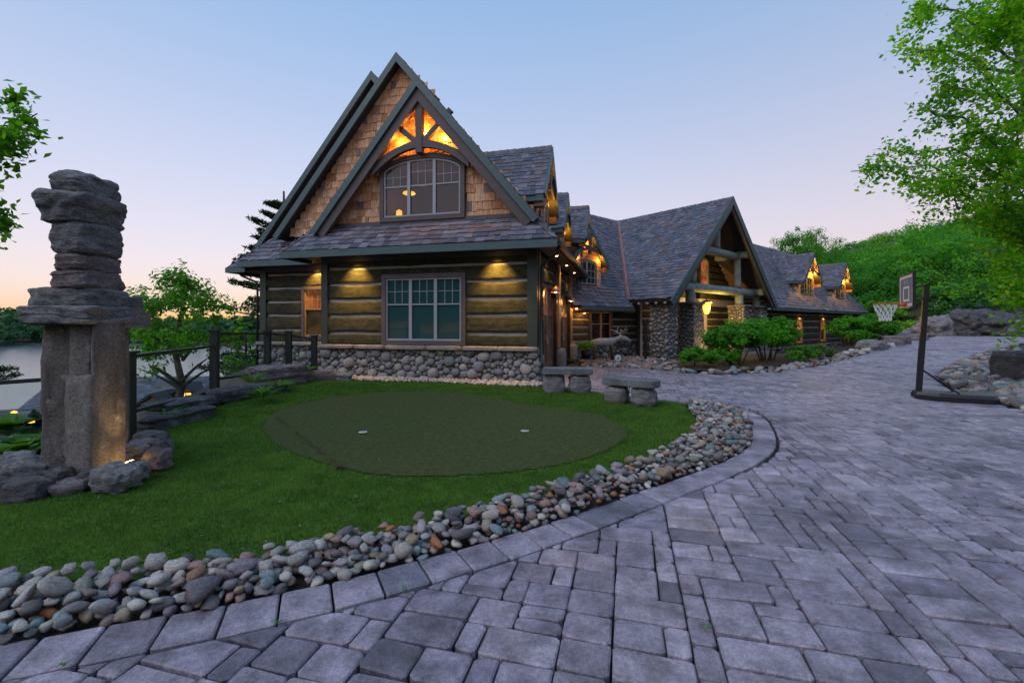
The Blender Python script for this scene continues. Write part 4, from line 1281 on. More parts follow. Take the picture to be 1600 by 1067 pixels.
# ---- dormers -------------------------------------------------------------
def dormer(fr, hw, zf, za, back, sill, win_w=.62, win_h=1.1, wall_hw=None, name='dormer', watts=7, arch=.22, n=2, y_win=.30, glass='glass', expo=.2):
    """gabled dormer facing -y in its frame: rake plane y=0, wall at y_win, ridge running back"""
    wh = wall_hw or hw * .78
    sl = (za - zf) / hw
    b = MB(fr)
    zw = za - sl * wh - .18
    b.poly([(-wh, y_win, sill - .6), (wh, y_win, sill - .6), (wh, y_win, zw), (0, y_win, za - .2), (-wh, y_win, zw)])
    b.poly([(-wh, back, sill - .6), (-wh, y_win, sill - .6), (-wh, y_win, zw), (-wh, back, zw)])
    b.poly([(wh, y_win, sill - .6), (wh, back, sill - .6), (wh, back, zw), (wh, y_win, zw)])
    d = b.build(name, M['wallshake'], house)
    # shakes of the front and the two cheeks
    s = MB(fr)
    for poly in ([(-wh, y_win, sill - .5), (wh, y_win, sill - .5), (wh, y_win, zw), (0, y_win, za - .2), (-wh, y_win, zw)],
                 [(-wh, back, sill - .5), (-wh, y_win, sill - .5), (-wh, y_win, zw), (-wh, back, zw)],
                 [(wh, y_win, sill - .5), (wh, back, sill - .5), (wh, back, zw), (wh, y_win, zw)]):
        for c in shake_rows(poly, .2, (.12, .28), .024, hrng):
            cx = sum(q.x for q in c) / 8; cz = sum(q.z for q in c) / 8
            if abs(cx) < win_w + .1 and sill - .05 < cz < sill + win_h and abs(sum(q.y for q in c) / 8 - y_win) < .1: continue
            s.hexa(c, hrng.random())
    tag(s.build('wall_shakes', M['wallshake'], d), kind='stuff')
    # roof
    r = MB(fr)
    L = [(-hw, back + 1.2, zf), (-hw, 0, zf), (0, 0, za), (0, back + 2.4, za)]; Rr = [(hw, 0, zf), (hw, back + 1.2, zf), (0, back + 2.4, za), (0, 0, za)]
    r.slab(L, .12); r.slab(Rr, .12); r.build('dormer_roof', M['deck'], d)
    q = MB(fr)
    for p in (L, Rr):
        for c in shake_rows(p, expo, (.12, .32), .026, hrng): q.hexa(c, hrng.random())
    k = int((back + 2.4) / .25)
    for i in range(k):
        for sx in (-1, 1):
            y0, y1 = i * .25 - .02, i * .25 + .27
            h = .05 + hrng.uniform(0, .02)
            q.hexa([(0, y0, za + .03), (0, y1, za + .02), (sx * .15, y1, za + .02 - .15 * sl), (sx * .15, y0, za + .03 - .15 * sl),
                    (0, y0, za + h + .02), (0, y1, za + h), (sx * .15, y1, za + h - .15 * sl), (sx * .15, y0, za + h + .02 - .15 * sl)], hrng.random())
    tag(q.build('roof_shakes', M['roofshake'], d), kind='stuff')
    for sx in (-1, 1):
        rake(fr, (0, za + .02), (sx * hw, zf + .02), -.06, .20, .06, parent=d)
        f = MB(fr); f.box(min(sx * hw, sx * (hw - .06)), max(sx * hw, sx * (hw - .06)), .0, back + 1.0, zf - .20, zf - .02); f.build('fascia_board', M['green_trim'], d)
        # boxed return at the foot of the rake
        f = MB(fr); f.box(min(sx * (hw - .08), sx * (wh + .02)), max(sx * (hw - .08), sx * (wh + .02)), .01, y_win, zf - .34, zf - .10); f.build('eave_return', M['soffit'], d)
    tz = za - sl * hw * .72
    truss(fr, 0, za, sl, .0, .12, .5, parent=d, z_arch=tz - .1, hw=hw * .62, rise=.28, drop=.26, th=.10)
    window(fr, -win_w, win_w, sill, sill + win_h, y_win - .03, n=n, rise=arch, cols=2, rows=3, meet=.98 if n == 2 else .5, trim=.09, glass=glass, parent=d, deep=.05, lw=.035) if False else dormer_window(fr, win_w, sill, win_h, y_win - .03, arch, n, glass, d)
    point_light(fr @ Vector((0, y_win * .42, za - sl * hw * .40)), watts * 1.25, (1, .40, .045), .10, house)
    for sx in (-1, 1):
        point_light(fr @ Vector((sx * hw * (.60 if hw < 2 else .5), y_win * .5, zf + (za - zf) * (.14 if hw < 2 else .28))), watts * (.4 if hw < 2 else .7), (1, .46, .05), .06, house)
    return d
def dormer_window(fr, w, z0, h, y, rise, n, glass, d):
    mb = MB(fr); z1 = z0 + h
    out = arch_outline(-w - .09, w + .09, z0 - .09, z1 + .09, rise); mb.ring(out, .09, y - .05, y + .05); mb.build('window', M['brown_trim'], d)
    top = lambda x: z1 - rise + rise * math.sqrt(max(0, 1 - (x / w * .92) ** 2))
    s = MB(fr)
    for i in range(n):
        a, b = -w + 2 * w * i / n, -w + 2 * w * (i + 1) / n
        s.ring([(a, z0), (b, z0)] + [(b + (a - b) * k / 5, top(b + (a - b) * k / 5)) for k in range(6)], .04, y - .03, y + .02)
        for c in (1,):
            x = (a + b) / 2; s.box(x - .012, x + .012, y - .02, y, z0, top(x) - .03)
        for r_ in (1, 2):
            z = z0 + (h - rise * .6) * r_ / 3; s.box(a + .03, b - .03, y - .019, y, z - .012, z + .012)
    s.build('sash', M['sash'], d)
    p = MB(fr); p.poly([(q[0], y - .004, q[1]) for q in arch_outline(-w, w, z0, z1, rise)]); p.build('pane', M[glass], d)

for (yc, xf, za, zf, hw) in ((2.30, .10, 7.62, 5.64, 1.52), (6.55, .10, 7.25, 5.50, 1.50), (9.7, .72, 7.45, 5.60, 1.62)):
    dormer(SIDE @ Matrix.Translation((yc, -xf, 0)), hw, zf, za, 1.2, 5.0, .68, 1.0, hw * .74)

# ---- main wing with the entrance: frame E, x along the front, y back ------
PE = 8.75; PF = 2.9; HWE = 6.3; SE = (PE - PF) / HWE
CE = 2.5; SC = (PE - CE) / 5.7
GE = -.12
roof('roof', [[(-4.4, 2.1, CE), (0, 2.1, CE), (0, 2.46, 2.9), (6.3, 7.8, PE), (-8, 7.8, PE)]], E_FRAME, expo=.24, wr=(.14, .36), ridge=[((-8, 7.8, PE), (6.3, 7.8, PE), (0, -1, -SC), (0, 1, -SC))])
roof('entrance_roof', [
    [(0, 2.46, PF), (0, 0, PF), (HWE, 0, PE), (HWE, 7.8, PE)],
    [(2 * HWE, 0, PF), (2 * HWE, .12, PF), (6.9, 4.2, PE - SE * .6), (HWE, 7.8, PE), (HWE, 0, PE)],
], E_FRAME, expo=.24, wr=(.14, .36), ridge=[((HWE, -.03, PE), (HWE, 7.8, PE), (1, 0, -SE), (-1, 0, -SE))], thick=.2)
WE = 2.75; WR = 8.2; WD = 4.2; SW_ = (WR - WE) / WD
roof('roof', [
    [(12.6, 0, WE), (36.4, 0, WE), (33.0, WD, WR), (6.9, WD, WR)],
    [(36.4, 0, WE), (36.4, 8.4, WE), (33.0, WD, WR)],
], E_FRAME, expo=.26, wr=(.16, .40), ridge=[((6.9, WD, WR), (33.0, WD, WR), (0, -1, -SW_), (0, 1, -SW_)), ((36.4, 0, WE + .02), (33.0, WD, WR), (-1, .1, .1), (.1, 1, 0))])
# copper valleys
def valley(fr, a, b, d1, d2):
    a, b, d1, d2 = map(Vector, (a, b, d1, d2)); mb = MB(fr); up = Vector((0, 0, .05))
    for d in (d1, d2):
        mb.poly([a + up, b + up, b + d + up, a + d + up])
    mb.build('valley_flashing', M['copper'], house)
valley(E_FRAME, (0, 2.46, PF), (HWE, 7.8, PE), (-.14, 0, .02), (0, -.14, .02))
# fascias and soffits
boards(E_FRAME, [(-4.0, -.02, 2.03, 2.09, CE - .20, CE - .02), (12.55, 36.4, -.06, -.005, WE - .22, WE - .02), (36.41, 36.47, -.06, 8.4, WE - .22, WE - .02)], 'fascia_board', 'green_trim')
boards(E_FRAME, [(-.07, -.01, .05, 2.4, PF - .16, PF - .02)], 'gutter', 'black_metal')
boards(E_FRAME, [(-4.0, 0, 2.09, 2.78, CE - .20, CE - .17), (12.7, 36.38, 0, .68, WE - .22, WE - .19)], 'soffit', 'soffit')
for s in (-1, 1):
    rake(E_FRAME, (HWE, PE + .03), (HWE + s * HWE * 1.03, PF - SE * .19 + .03), -.07, .34, .07)
    rake(E_FRAME, (HWE, PE + .03), (HWE + s * HWE * .99, PF + SE * .06), .004, .18, .12, 'inner_rake_board', 'brown_trim', drop=.344)
    # board soffit under the porch roof, plank by plank
    n = 26
    for k in range(n):
        t0, t1 = k / n, (k + 1) / n
        mb = MB(E_FRAME); c = .21
        xa, xb = HWE + s * HWE * t0, HWE + s * HWE * (t1 - .004)
        za_, zb_ = PE - c - SE * HWE * t0, PE - c - SE * HWE * (t1 - .004)
        mb.slab([(xa, .1, za_), (xb, .1, zb_), (xb, 2.34, zb_), (xa, 2.34, za_)] if s < 0 else [(xb, .1, zb_), (xa, .1, za_), (xa, 2.34, za_), (xb, 2.34, zb_)], .02)
        mb.build('soffit_plank', M['soffit'], house)
# log walls
CW = E_FRAME @ Matrix.Translation((0, 2.8, 0))
cwx = (-2.55, -1.05)
log_wall(CW, -5.5, 1.2, [.85, 1.2, 1.55, 1.9, 2.3], [(cwx[0] - .1, cwx[1] + .1, .7, 2.3)], z_low=-.3, z_high=2.4)
window(CW, cwx[0], cwx[1], .86, 2.24, -.02, n=2, cols=1, rows=1, meet=.42, trim=.09, glass='glass', sash='warm_sash')
GW = E_FRAME @ Matrix.Translation((0, 2.25, 0))
def clipE(z): 
    d = (PE - .25 - z) / SE
    return (HWE - d, HWE + d)
doorx = (5.2, 7.4)
ow = [(4.65, 7.95, -.3, 2.55)]
zl = [-.15 + .42 * k for k in range(20)]
log_wall(GW, 1.0, 11.8, [z for z in zl if z < 3.0], ow, z_low=-.4, z_high=3.2)
mbw = MB(GW); mbw.poly([(.49, .05, 3.12), (12.11, .05, 3.12), (HWE, .05, PE - .19)]); mbw.build('gable_wall', M['log'], house)
for i in range(len(zl) - 1):
    pass
lw_ = [z for z in zl if z >= 2.9]
for i in range(len(lw_) - 1):
    zb2 = lw_[i + 1]
    xa, xb = clipE(zb2)
    if xb - xa < .6: break
    a_, b_ = lw_[i] + .045, zb2 - .045
    for (p, q) in ([(xa, 4.6), (5.7, 6.8), (8.0, xb)] if b_ < 5.7 and a_ > 3.6 else [(xa, xb)]):
        if q - p < .1: continue
        mb = MB(GW); mb.box(p, q, -.05, .04, a_, b_); mb.build('log', M['log'], house)
for (a_, b_, c_, d_, rs) in ((4.72, 5.6, 3.75, 5.65, .35), (6.9, 7.9, 3.75, 5.65, .35)):
    window(GW, a_, b_, c_, d_, -.03, n=1, rise=rs, cols=2, rows=2, trim=.08, glass='glass_warm', sash='roundlog', trim_mat='brown_trim')
window(GW, 4.72, 5.12, .1, 2.35, -.03, n=1, cols=1, rows=2, trim=.08, glass='glass_warm', sash='warm_sash')
# entrance door
mb = MB(GW); mb.ring([(doorx[0], GE), (doorx[1], GE), (doorx[1], 2.45), (doorx[0], 2.45)], .12, -.06, .08); ed = mb.build('entrance_door', M['brown_trim'], house)
for k in range(2):
    xa = doorx[0] + .13 + k * .98
    mb = MB(GW); mb.box(xa, xa + .96, -.02, .03, GE + .02, 2.32); mb.build('door_leaf', M['door'], ed)
    mb = MB(GW); mb.box(xa + .2, xa + .76, -.03, -.021, .7, 2.1); mb.build('pane', M['glass_warm'], ed)
    mb = MB(GW); mb.tube([(xa + (.88 if k == 0 else .08), -.06, .8), (xa + (.88 if k == 0 else .08), -.06, 1.2)], .015, 6); mb.build('handle', M['black_metal'], ed)
mb = MB(E_FRAME); mb.box(-.2, 12.8, .1, 3.3, -.5, GE); mb.build('porch_floor', M['ledge'], house)
mb = MB(E_FRAME); mb.box(-6, 1.0, 3.0, 8, -.5, 2.4); mb.box(1.2, 11.6, 2.5, 9, -.5, 3.0); mb.build('wall_core', M['deck'], house)

# stone piers with log columns
def pier(cx, cy, w, z0, z1, seed):
    rng = np.random.default_rng(seed)
    mb = MB(E_FRAME); mb.box(cx - w / 2 + .06, cx + w / 2 - .06, cy - w / 2 + .06, cy + w / 2 - .06, z0, z1)
    p = mb.build('stone_pier', M['mortar'], house)
    st = []
    for ang in (0, 90, 180, 270):
        f = E_FRAME @ Matrix.Translation((cx, cy, 0)) @ Matrix.Rotation(R(ang), 4, 'Z') @ Matrix.Translation((0, -w / 2 + .07, 0))
        st += stone_wall(f, -w / 2, w / 2, z0, z1, None, seed + ang, radii=[(.11, 120), (.08, 1200), (.055, 3000), (.04, 3500)])
    V, F, rn = stone_mass([s[:3] for s in st], PEB1, rng)
    tag(link('pier_stones', fast_mesh('pier_stones', V, F, rn, True), M['field'], p), kind='stuff')
    V, F = rock_arrays((w + .22, w + .22, .14), seed, n=6, p=10, amp=.04); V = V @ np.array(E_FRAME.to_3x3()).T + np.array(E_FRAME @ Vector((cx, cy, z1 + .07)))
    link('pier_cap', fast_mesh('pier_cap', V, F, smooth=True), M['slab'], p)
PX = (.75, 3.35, 9.25, 11.85)
for k, x in enumerate(PX): pier(x, .9, .95, -.35, 2.68, 300 + k * 11)
def round_log(pts, r, name='log_beam', sides=14):
    mb = MB(E_FRAME); n = 10; P = []
    a, b = Vector(pts[0]), Vector(pts[1])
    P = [a + (b - a) * k / n for k in range(n + 1)]
    rad = [r * (1 + .06 * noise.noise((k * .9, r * 31, a.x))) for k in range(n + 1)]
    return mb.build(name, M['roundlog'], house, True) if mb.tube(P, rad, sides) else mb.build(name, M['roundlog'], house, True)
for k, x in enumerate(PX):
    round_log([(x, .9, 2.80), (x, .9, 3.42 if 0 < k < 3 else 3.35)], .24, 'log_column')
round_log([(1.15, .9, 3.62), (11.6, .9, 3.62)], .25)
round_log([(3.95, .9, 5.78), (8.9, .9, 5.78)], .23)
round_log([(3.6, .9, 3.85), (3.6, .9, 5.9)], .2, 'log_column'); round_log([(9.0, .9, 3.85), (9.0, .9, 5.9)], .2, 'log_column')
round_log([(HWE, .9, 6.0), (HWE, .9, 8.3)], .2, 'log_column')
for (x, z) in ((11.3, 3.68), (9.0, 5.85), (1.25, 3.66), (3.6, 5.85)): round_log([(x, .25, z), (x, 2.3, z)], .24, 'log_purlin')
for k in range(5):
    mb = MB(E_FRAME); mb.tube([(-.05, .35 + .48 * k, PF - .26), (.9, .35 + .48 * k, PF - .26 + .8 * SE)], .07, 8); mb.build('rafter_tail', M['chink'], house, True)

# right-hand wing wall
WW = E_FRAME @ Matrix.Translation((0, .75, 0))
wins = [(18.5, 19.5), (24.0, 25.1), (30.4, 31.6)]
log_wall(WW, 11.5, 35.6, [-.05, .42, .9, 1.38, 1.86, 2.34, 2.6], [(a - .12, b + .12, .2, 2.1) for a, b in wins], z_low=-.7, z_high=2.62)
for a, b in wins:
    window(WW, a, b, .30, 1.98, -.02, n=1, cols=1, rows=1, meet=.45, trim=.11, glass='glass_warm', lower_glass='glass', sash='warm_sash', trim_mat='warm_sash')
    downlight(E_FRAME, (a + b) / 2, .38, WE - .225, 70, aim=((a + b) / 2, .66, 1.2), deg=75)
st = stone_wall(WW, 12, 35.6, -.8, -.06, None, 91, radii=[(.2, 60), (.14, 200), (.10, 420), (.07, 700)])
V, F, rn = stone_mass([s[:3] for s in st], PEB1, np.random.default_rng(3))
mb = MB(WW); mb.box(11.6, 35.6, -.02, .2, -1.0, -.06); wf = mb.build('foundation', M['mortar'], house)
tag(link('foundation_stones', fast_mesh('foundation_stones', V, F, rn, True), M['field'], wf), kind='stuff')
mb = MB(WW); mb.box(11.6, 35.7, -.16, .02, -.08, .03); mb.build('ledge_stone', M['ledge'], house)
mb = MB(E_FRAME); mb.box(12.7, 35.5, 1.0, 7.8, -.8, 2.6); mb.build('wall_core', M['deck'], house)
st = stone_wall(CW, -5.2, 1.0, -.4, .8, None, 92, radii=[(.18, 20), (.13, 160), (.09, 420), (.06, 900)])
V, F, rn = stone_mass([s[:3] for s in st], PEB1, np.random.default_rng(3))
mb = MB(CW); mb.box(-5.2, 1.0, -.02, .2, -.6, .8); wf = mb.build('foundation', M['mortar'], house)
tag(link('foundation_stones', fast_mesh('foundation_stones', V, F, rn, True), M['field'], wf), kind='stuff')
mb = MB(CW); mb.box(-5.2, 1.0, -.2, .02, .78, .88); mb.build('ledge_stone', M['ledge'], house)

# dormers of the main wing
dormer(E_FRAME @ Matrix.Translation((-2.55, 2.75, 0)), 1.42, 4.55, 6.25, 1.4, 3.60, .62, 1.1, 1.1, watts=9)
for x in (21.4, 30.4):
    dormer(E_FRAME @ Matrix.Translation((x, .42, 0)), 2.15, 4.95, 7.15, 1.9, 4.02, 1.15, 1.25, 1.75, watts=42, n=2, y_win=.5)
# hanging lantern in the porch, and the lamps that light porch and pier
mb = MB(E_FRAME); mb.lathe([(.05, .42), (.36, .30), (.30, .25), (.13, -.35), (.0, -.36)], (6.3, 1.5, 2.6), 4); lan = mb.build('porch_lantern', M['amber'], house)
mb = MB(E_FRAME); mb.tube([(6.3, 1.5, 3.0), (6.3, 1.5, 3.9)], .015, 6); mb.build('lantern_chain', M['black_metal'], lan)
mb = MB(E_FRAME); mb.lathe([(.39, .30), (.40, .33), (.05, .45)], (6.3, 1.5, 2.6), 4); mb.build('lantern_cap', M['black_metal'], lan)
for k_ in range(4):
    a_ = math.pi / 2 * k_; c_, s_ = math.cos(a_), math.sin(a_); mb = MB(E_FRAME); mb.tube([(6.3 + .31 * c_, 1.5 + .31 * s_, 2.86), (6.3 + .135 * c_, 1.5 + .135 * s_, 2.24)], .018, 5); mb.build('lantern_bar', M['black_metal'], lan)
point_light(E_FRAME @ Vector((6.3, .9, 2.3)), 80, (1, .6, .12), .1, house)
mb = MB(E_FRAME); mb.lathe([(.0, .0), (.07, .02), (.08, .12), (.0, .13)], (3.95, -.3, -.1), 8); mb.build('uplight', M['lamp_in'], house)
spot_light(E_FRAME @ Vector((3.95, -.25, .05)), E_FRAME @ Vector((3.55, .42, .9)), 70, 80, (1, .55, .18), .8, house)
mb = MB(E_FRAME); mb.lathe([(.0, .14), (.09, .08), (.09, -.08), (.0, -.14)], (5.1, 2.0, 4.2), 8); mb.build('sconce', M['amber'], house, True)
point_light(E_FRAME @ Vector((5.1, 1.7, 4.2)), 10, (1, .45, .12), .06, house)
OUTE = E_FRAME.to_3x3() @ Vector((0, -1, 0))
for (px_, py_, Y) in ((901, 480, 20.25), (914, 487, 20.75)):
    wall_lamp(((px_ - 800) / 700 * Y, Y, CAM_H + (HORIZON - py_) / 700 * Y), OUTE, 6, .2)
# ------------------------------------------------------------------ stacked stone figure
def stone_figure():
    root = empty('stone_figure', (-4.75, 4.9, 0), 'tall standing figure of stacked stone slabs on the lawn corner', 'stone figure')
    Y = 5.0
    def st(name, px0, px1, py0, py1, yc, dy, seed, mat='rock', bk=.22, **kw):
        """a stone given by its extent seen from the drive, at depth yc with thickness dy"""
        yf = yc - dy / 2
        x0, x1 = (px0 - 800) / 700 * yf, (px1 - 800) / 700 * (yc + dy * bk)
        z1, z0 = 1.7 + (505 - py0) / 700 * yf, 1.7 + (505 - py1) / 700 * yf
        w, h = x1 - x0, z1 - z0
        return rock(name, ((x0 + x1) / 2, yc, (z0 + z1) / 2), (w * 1.03, dy, h * 1.02), seed, M[mat], root, n=kw.pop('n', 26), smooth=False, **kw)
    leg = dict(bk=-.25, p=9, amp=.05, freq=1.0, rough=.03)
    st('leg_slab', 60, 140, 500, 768, 5.05, .42, 1, 'rock_leg', **leg, taper=.97)
    st('leg_slab', 99, 150, 588, 758, 4.80, .22, 2, 'rock_leg', **leg)
    st('leg_slab', 106, 152, 500, 600, 4.92, .34, 12, 'rock_leg', **leg)
    st('leg_slab', 144, 180, 502, 745, 4.90, .34, 3, 'rock_leg', rz=-8, **{**leg, 'bk': .15})
    st('leg_slab', 168, 192, 505, 700, 5.25, .28, 4, 'rock_leg', **{**leg, 'bk': .2})
    arm = dict(p=9, amp=.08, freq=1.8, strata=.045, sfreq=5, rough=.05)
    st('arm_slab', 22, 196, 477, 507, 4.95, .62, 5, 'rock', **arm)
    st('arm_slab', 185, 222, 488, 512, 5.25, .45, 6, 'rock', **arm)
    st('arm_slab', 36, 188, 449, 479, 5.0, .58, 7, 'rock', **arm)
    st('arm_slab', 178, 207, 462, 489, 5.28, .40, 8, 'rock', **arm)
    st('neck_stone', 70, 184, 420, 451, 5.0, .58, 9, 'rock_purple', p=6, amp=.10, strata=.06, sfreq=7, taper=.92, rough=.05)
    st('neck_stone', 77, 176, 394, 423, 5.0, .54, 10, 'rock_purple', p=6, amp=.10, strata=.06, sfreq=7, taper=.96, rough=.05)
    st('neck_stone', 68, 180, 342, 397, 5.0, .56, 11, 'rock', p=4.5, amp=.10, strata=.05, sfreq=8)
    st('head_stone', 48, 180, 293, 346, 5.0, .64, 14, 'rock', p=4.5, amp=.14, strata=.06, sfreq=4, taper=1.22)
    st('head_stone', 70, 181, 261, 305, 5.0, .60, 13, 'rock', p=4, amp=.14, strata=.06, sfreq=4, ry=5)
    # ground spotlight at its foot
    lamp = empty('ground_spotlight', (-4.05, 4.85, .08), 'small lit spotlight among the stones at the foot of the figure', 'spotlight')
    mb = MB(); mb.tube([(-4.02, 4.80, .06), (-4.16, 4.88, .16)], [.05, .065], 10); mb.build('lamp_housing', M['black_metal'], lamp, True)
    mb = MB(); c = Vector((-4.165, 4.883, .163)); d = Vector((-.14, .08, .10)).normalized()
    a = d.cross(Vector((0, 0, 1))).normalized(); b = a.cross(d)
    mb.poly([c + d * .004 + a * .058 * math.cos(k * .52) + b * .058 * math.sin(k * .52) for k in range(12)]); mb.build('lens', M['bulb'], lamp)
    spot_light(tuple(c + d * .02), (-4.36, 4.98, 1.0), 7, 50, (1, .62, .22), .8, lamp)
stone_figure()

# boulders around the figure and along the lawn edge, each its own
boul = [  # px, py_base, width_px, height_px, Y, mat, label
    (28, 792, 60, 40, 4.25, 'rock_dark', 'pale streaked flat boulder lowest at the left edge of the lawn'),
    (25, 758, 66, 40, 4.75, 'rock', 'slanted grey boulder under the hosta leaves'),
    (78, 768, 46, 34, 4.5, 'rock_dark', 'round dark blue boulder in front of the figure'),
    (92, 780, 62, 26, 4.42, 'rock_purple', 'low flat brown boulder at the front foot of the figure'),
    (165, 770, 70, 38, 4.45, 'rock', 'big oval pale boulder in front of the spotlight'),
    (132, 765, 36, 28, 4.55, 'rock_dark', 'small dark boulder wedged before the lit leg slab'),
    (208, 752, 34, 28, 4.75, 'rock', 'grey boulder right of the spotlight'),
    (236, 736, 42, 34, 5.1, 'rock_purple', 'pinkish boulder with a flat top beside the lawn'),
    (196, 722, 46, 26, 5.35, 'rock', 'long grey boulder behind the spotlight'),
    (215, 712, 44, 24, 5.6, 'rock_purple', 'brown boulder in the middle of the pile'),
    (226, 702, 52, 24, 5.9, 'rock_dark', 'dark boulder at the back of the pile by the fence post'),
    (254, 712, 22, 24, 5.5, 'rock', 'small pale upright boulder at the right end of the pile'),
    (180, 735, 36, 24, 5.2, 'rock_purple', 'reddish boulder against the lit leg slab'),
    (10, 735, 46, 26, 5.2, 'rock', 'grey boulder at the picture edge behind the slanted one'),
    (20, 770, 60, 22, 4.6, 'rock_dark', 'thin dark boulder between the streaked and the slanted one'),
]
for k, (px, py, w, h, Y, mat, lab) in enumerate(boul):
    X = (px - 800) / 700 * Y; z = 1.7 - (py - 505) / 700 * Y
    W, Hh = w / 700 * Y * .9, h / 700 * Y * .92
    o = rock('boulder', (X, Y + W * .3, z + Hh * .5), (W, W * .8, Hh * 1.15), 100 + k, M[mat], n=16, p=3.4, amp=.20, rough=.05, rz=hrng.uniform(-20, 20), ry=hrng.uniform(-8, 8))
    tag(o, lab, 'boulder', 'boulders around the stone figure')
led = [  # x, y, z, dims, rz, label
    (-5.95, 7.75, .0, (1.2, .8, .40), 78, 'rock_dark', 'long layered ledge rock behind the fence post beside the lawn'),
    (-6.1, 8.3, .20, (1.05, .7, .20), 72, 'rock_dark', 'flat slab lying on top of the layered ledge rock'),
    (-6.25, 9.8, .12, (.85, .55, .32), 70, 'rock_dark', 'square topped ledge rock behind the ferns'),
    (-6.55, 12.5, .22, (1.35, .9, .62), 55, 'rock_purple', 'big brown wedge boulder under the fence post by the house'),
    (-5.85, 13.35, .12, (1.3, .4, .34), 25, 'rock_purple', 'low brown curb rock leading to the stone wall'),
    (-6.8, 12.2, -.15, (.9, .8, .5), 20, 'rock_dark', 'dark rock supporting the brown wedge boulder'),
    (-4.98, 13.28, .10, (.42, .3, .24), 10, 'rock', 'small pale rock at the corner of the pebble strip'),
    (-6.15, 10.9, .02, (1.1, .8, .36), 60, 'rock_dark', 'low dark rock under the ferns'),
]
for k, (x, y, z, dm, rz, mat, lab) in enumerate(led):
    o = rock('ledge_rock', (x, y, z), dm, 160 + k, M[mat], smooth=False, n=22, p=6, amp=.16, strata=.10, sfreq=7, rz=rz, taper=1.08 if k == 3 else None)
    tag(o, lab, 'rock', 'rocks along the lawn edge')

# ------------------------------------------------------------------ fence posts with rails and glass
def fence():
    root = empty('railing', (-6.2, 9, 0), 'dark post and rail fence with glass panels along the lake side', 'fence')
    P = [(-8.35, 5.3, -.75, .70), (-5.83, 6.8, -.12, 1.28), (-6.64, 10.0, .1, 1.56), (-7.53, 13.8, .1, 1.5), (-7.18, 14.4, .1, 1.46), (-6.62, 15.0, .08, 1.3)]
    for k, (x, y, z0, z1) in enumerate(P):
        w = .075 if k < 3 else .085
        mb = MB(frame(x, y, 0, 10)); mb.box(-w, w, -w, w, z0 - .4, z1 - .04); p = mb.build('post', M['fence'], root)
        mb = MB(frame(x, y, 0, 10)); mb.box(-w - .03, w + .03, -w - .03, w + .03, z1 - .04, z1); mb.build('post_cap', M['fence'], p)
        if k >= 2:
            mb = MB(frame(x, y, 0, 10)); mb.box(-w - .05, w + .05, -w - .05, w + .05, z0 - .05, z0 + .06); mb.build('post_shoe', M['fence'], p)
    rails = [(.84, .93, -.12, -.05), (1.19, 1.19, .34, .20), (1.47, 1.38, .44, .20), (1.37, 1.33, .22, .2), (1.30, 1.17, .2, .18)]
    for (a, b, rl) in zip(P[:-1], P[1:], rails):
        A0, B0 = Vector((a[0], a[1], 0)), Vector((b[0], b[1], 0))
        d = (B0 - A0).normalized() * .09
        for (za, zb, nm) in ((rl[0], rl[1], 'top_rail'), (rl[2], rl[3], 'bottom_rail')):
            mb = MB(); mb.bar(A0 + d + Vector((0, 0, za)), B0 - d + Vector((0, 0, zb)), .06, .055); mb.build(nm, M['fence'], root)
        a = (a[0], a[1], rl[2] - .17, rl[0] + .11); b = (b[0], b[1], rl[3] - .17, rl[1] + .11)
        mb = MB(); n = d.normalized().cross(Vector((0, 0, 1))) * .005
        q = [A0 + d * 1.1 + Vector((0, 0, a[2] + .20)), B0 - d * 1.1 + Vector((0, 0, b[2] + .20)), B0 - d * 1.1 + Vector((0, 0, b[3] - .145)), A0 + d * 1.1 + Vector((0, 0, a[3] - .145))]
        mb.hexa([q[0] - n, q[1] - n, q[1] + n, q[0] + n, q[3] - n, q[2] - n, q[2] + n, q[3] + n]); mb.build('glass_panel', M['clear'], root)
fence()

# ------------------------------------------------------------------ stone benches
def bench(x, y, rz, L, D, lab, seed, z=.44, t=.17, tilt=0):
    root = empty('stone_bench', (x, y, 0), lab, 'bench', 'stone benches beside the lawn')
    f = frame(x, y, 0, rz); c, s = math.cos(R(rz)), math.sin(R(rz))
    rock('seat', (x, y, z + t / 2), (L, D, t), seed, M['slab'], root, n=14, p=9, amp=.05, rz=rz, ry=tilt, rough=.03)
    for k, q in enumerate((-L * .27, L * .25)):
        rock('support', (x + c * q, y + s * q, z / 2 - .02), (L * .44, D * .95, z + .05), seed + 5 + k, M['rock'], root, n=10, p=3.2, amp=.14, rz=rz + 10 * k)
bench(1.36, 11.05, -4, 1.22, .44, 'grey slab bench on two boulders nearer the garage doors', 201)
bench(2.5, 9.45, -38, 1.15, .48, 'pale topped slab bench on boulders at the tip of the lawn', 211, z=.38, t=.17)

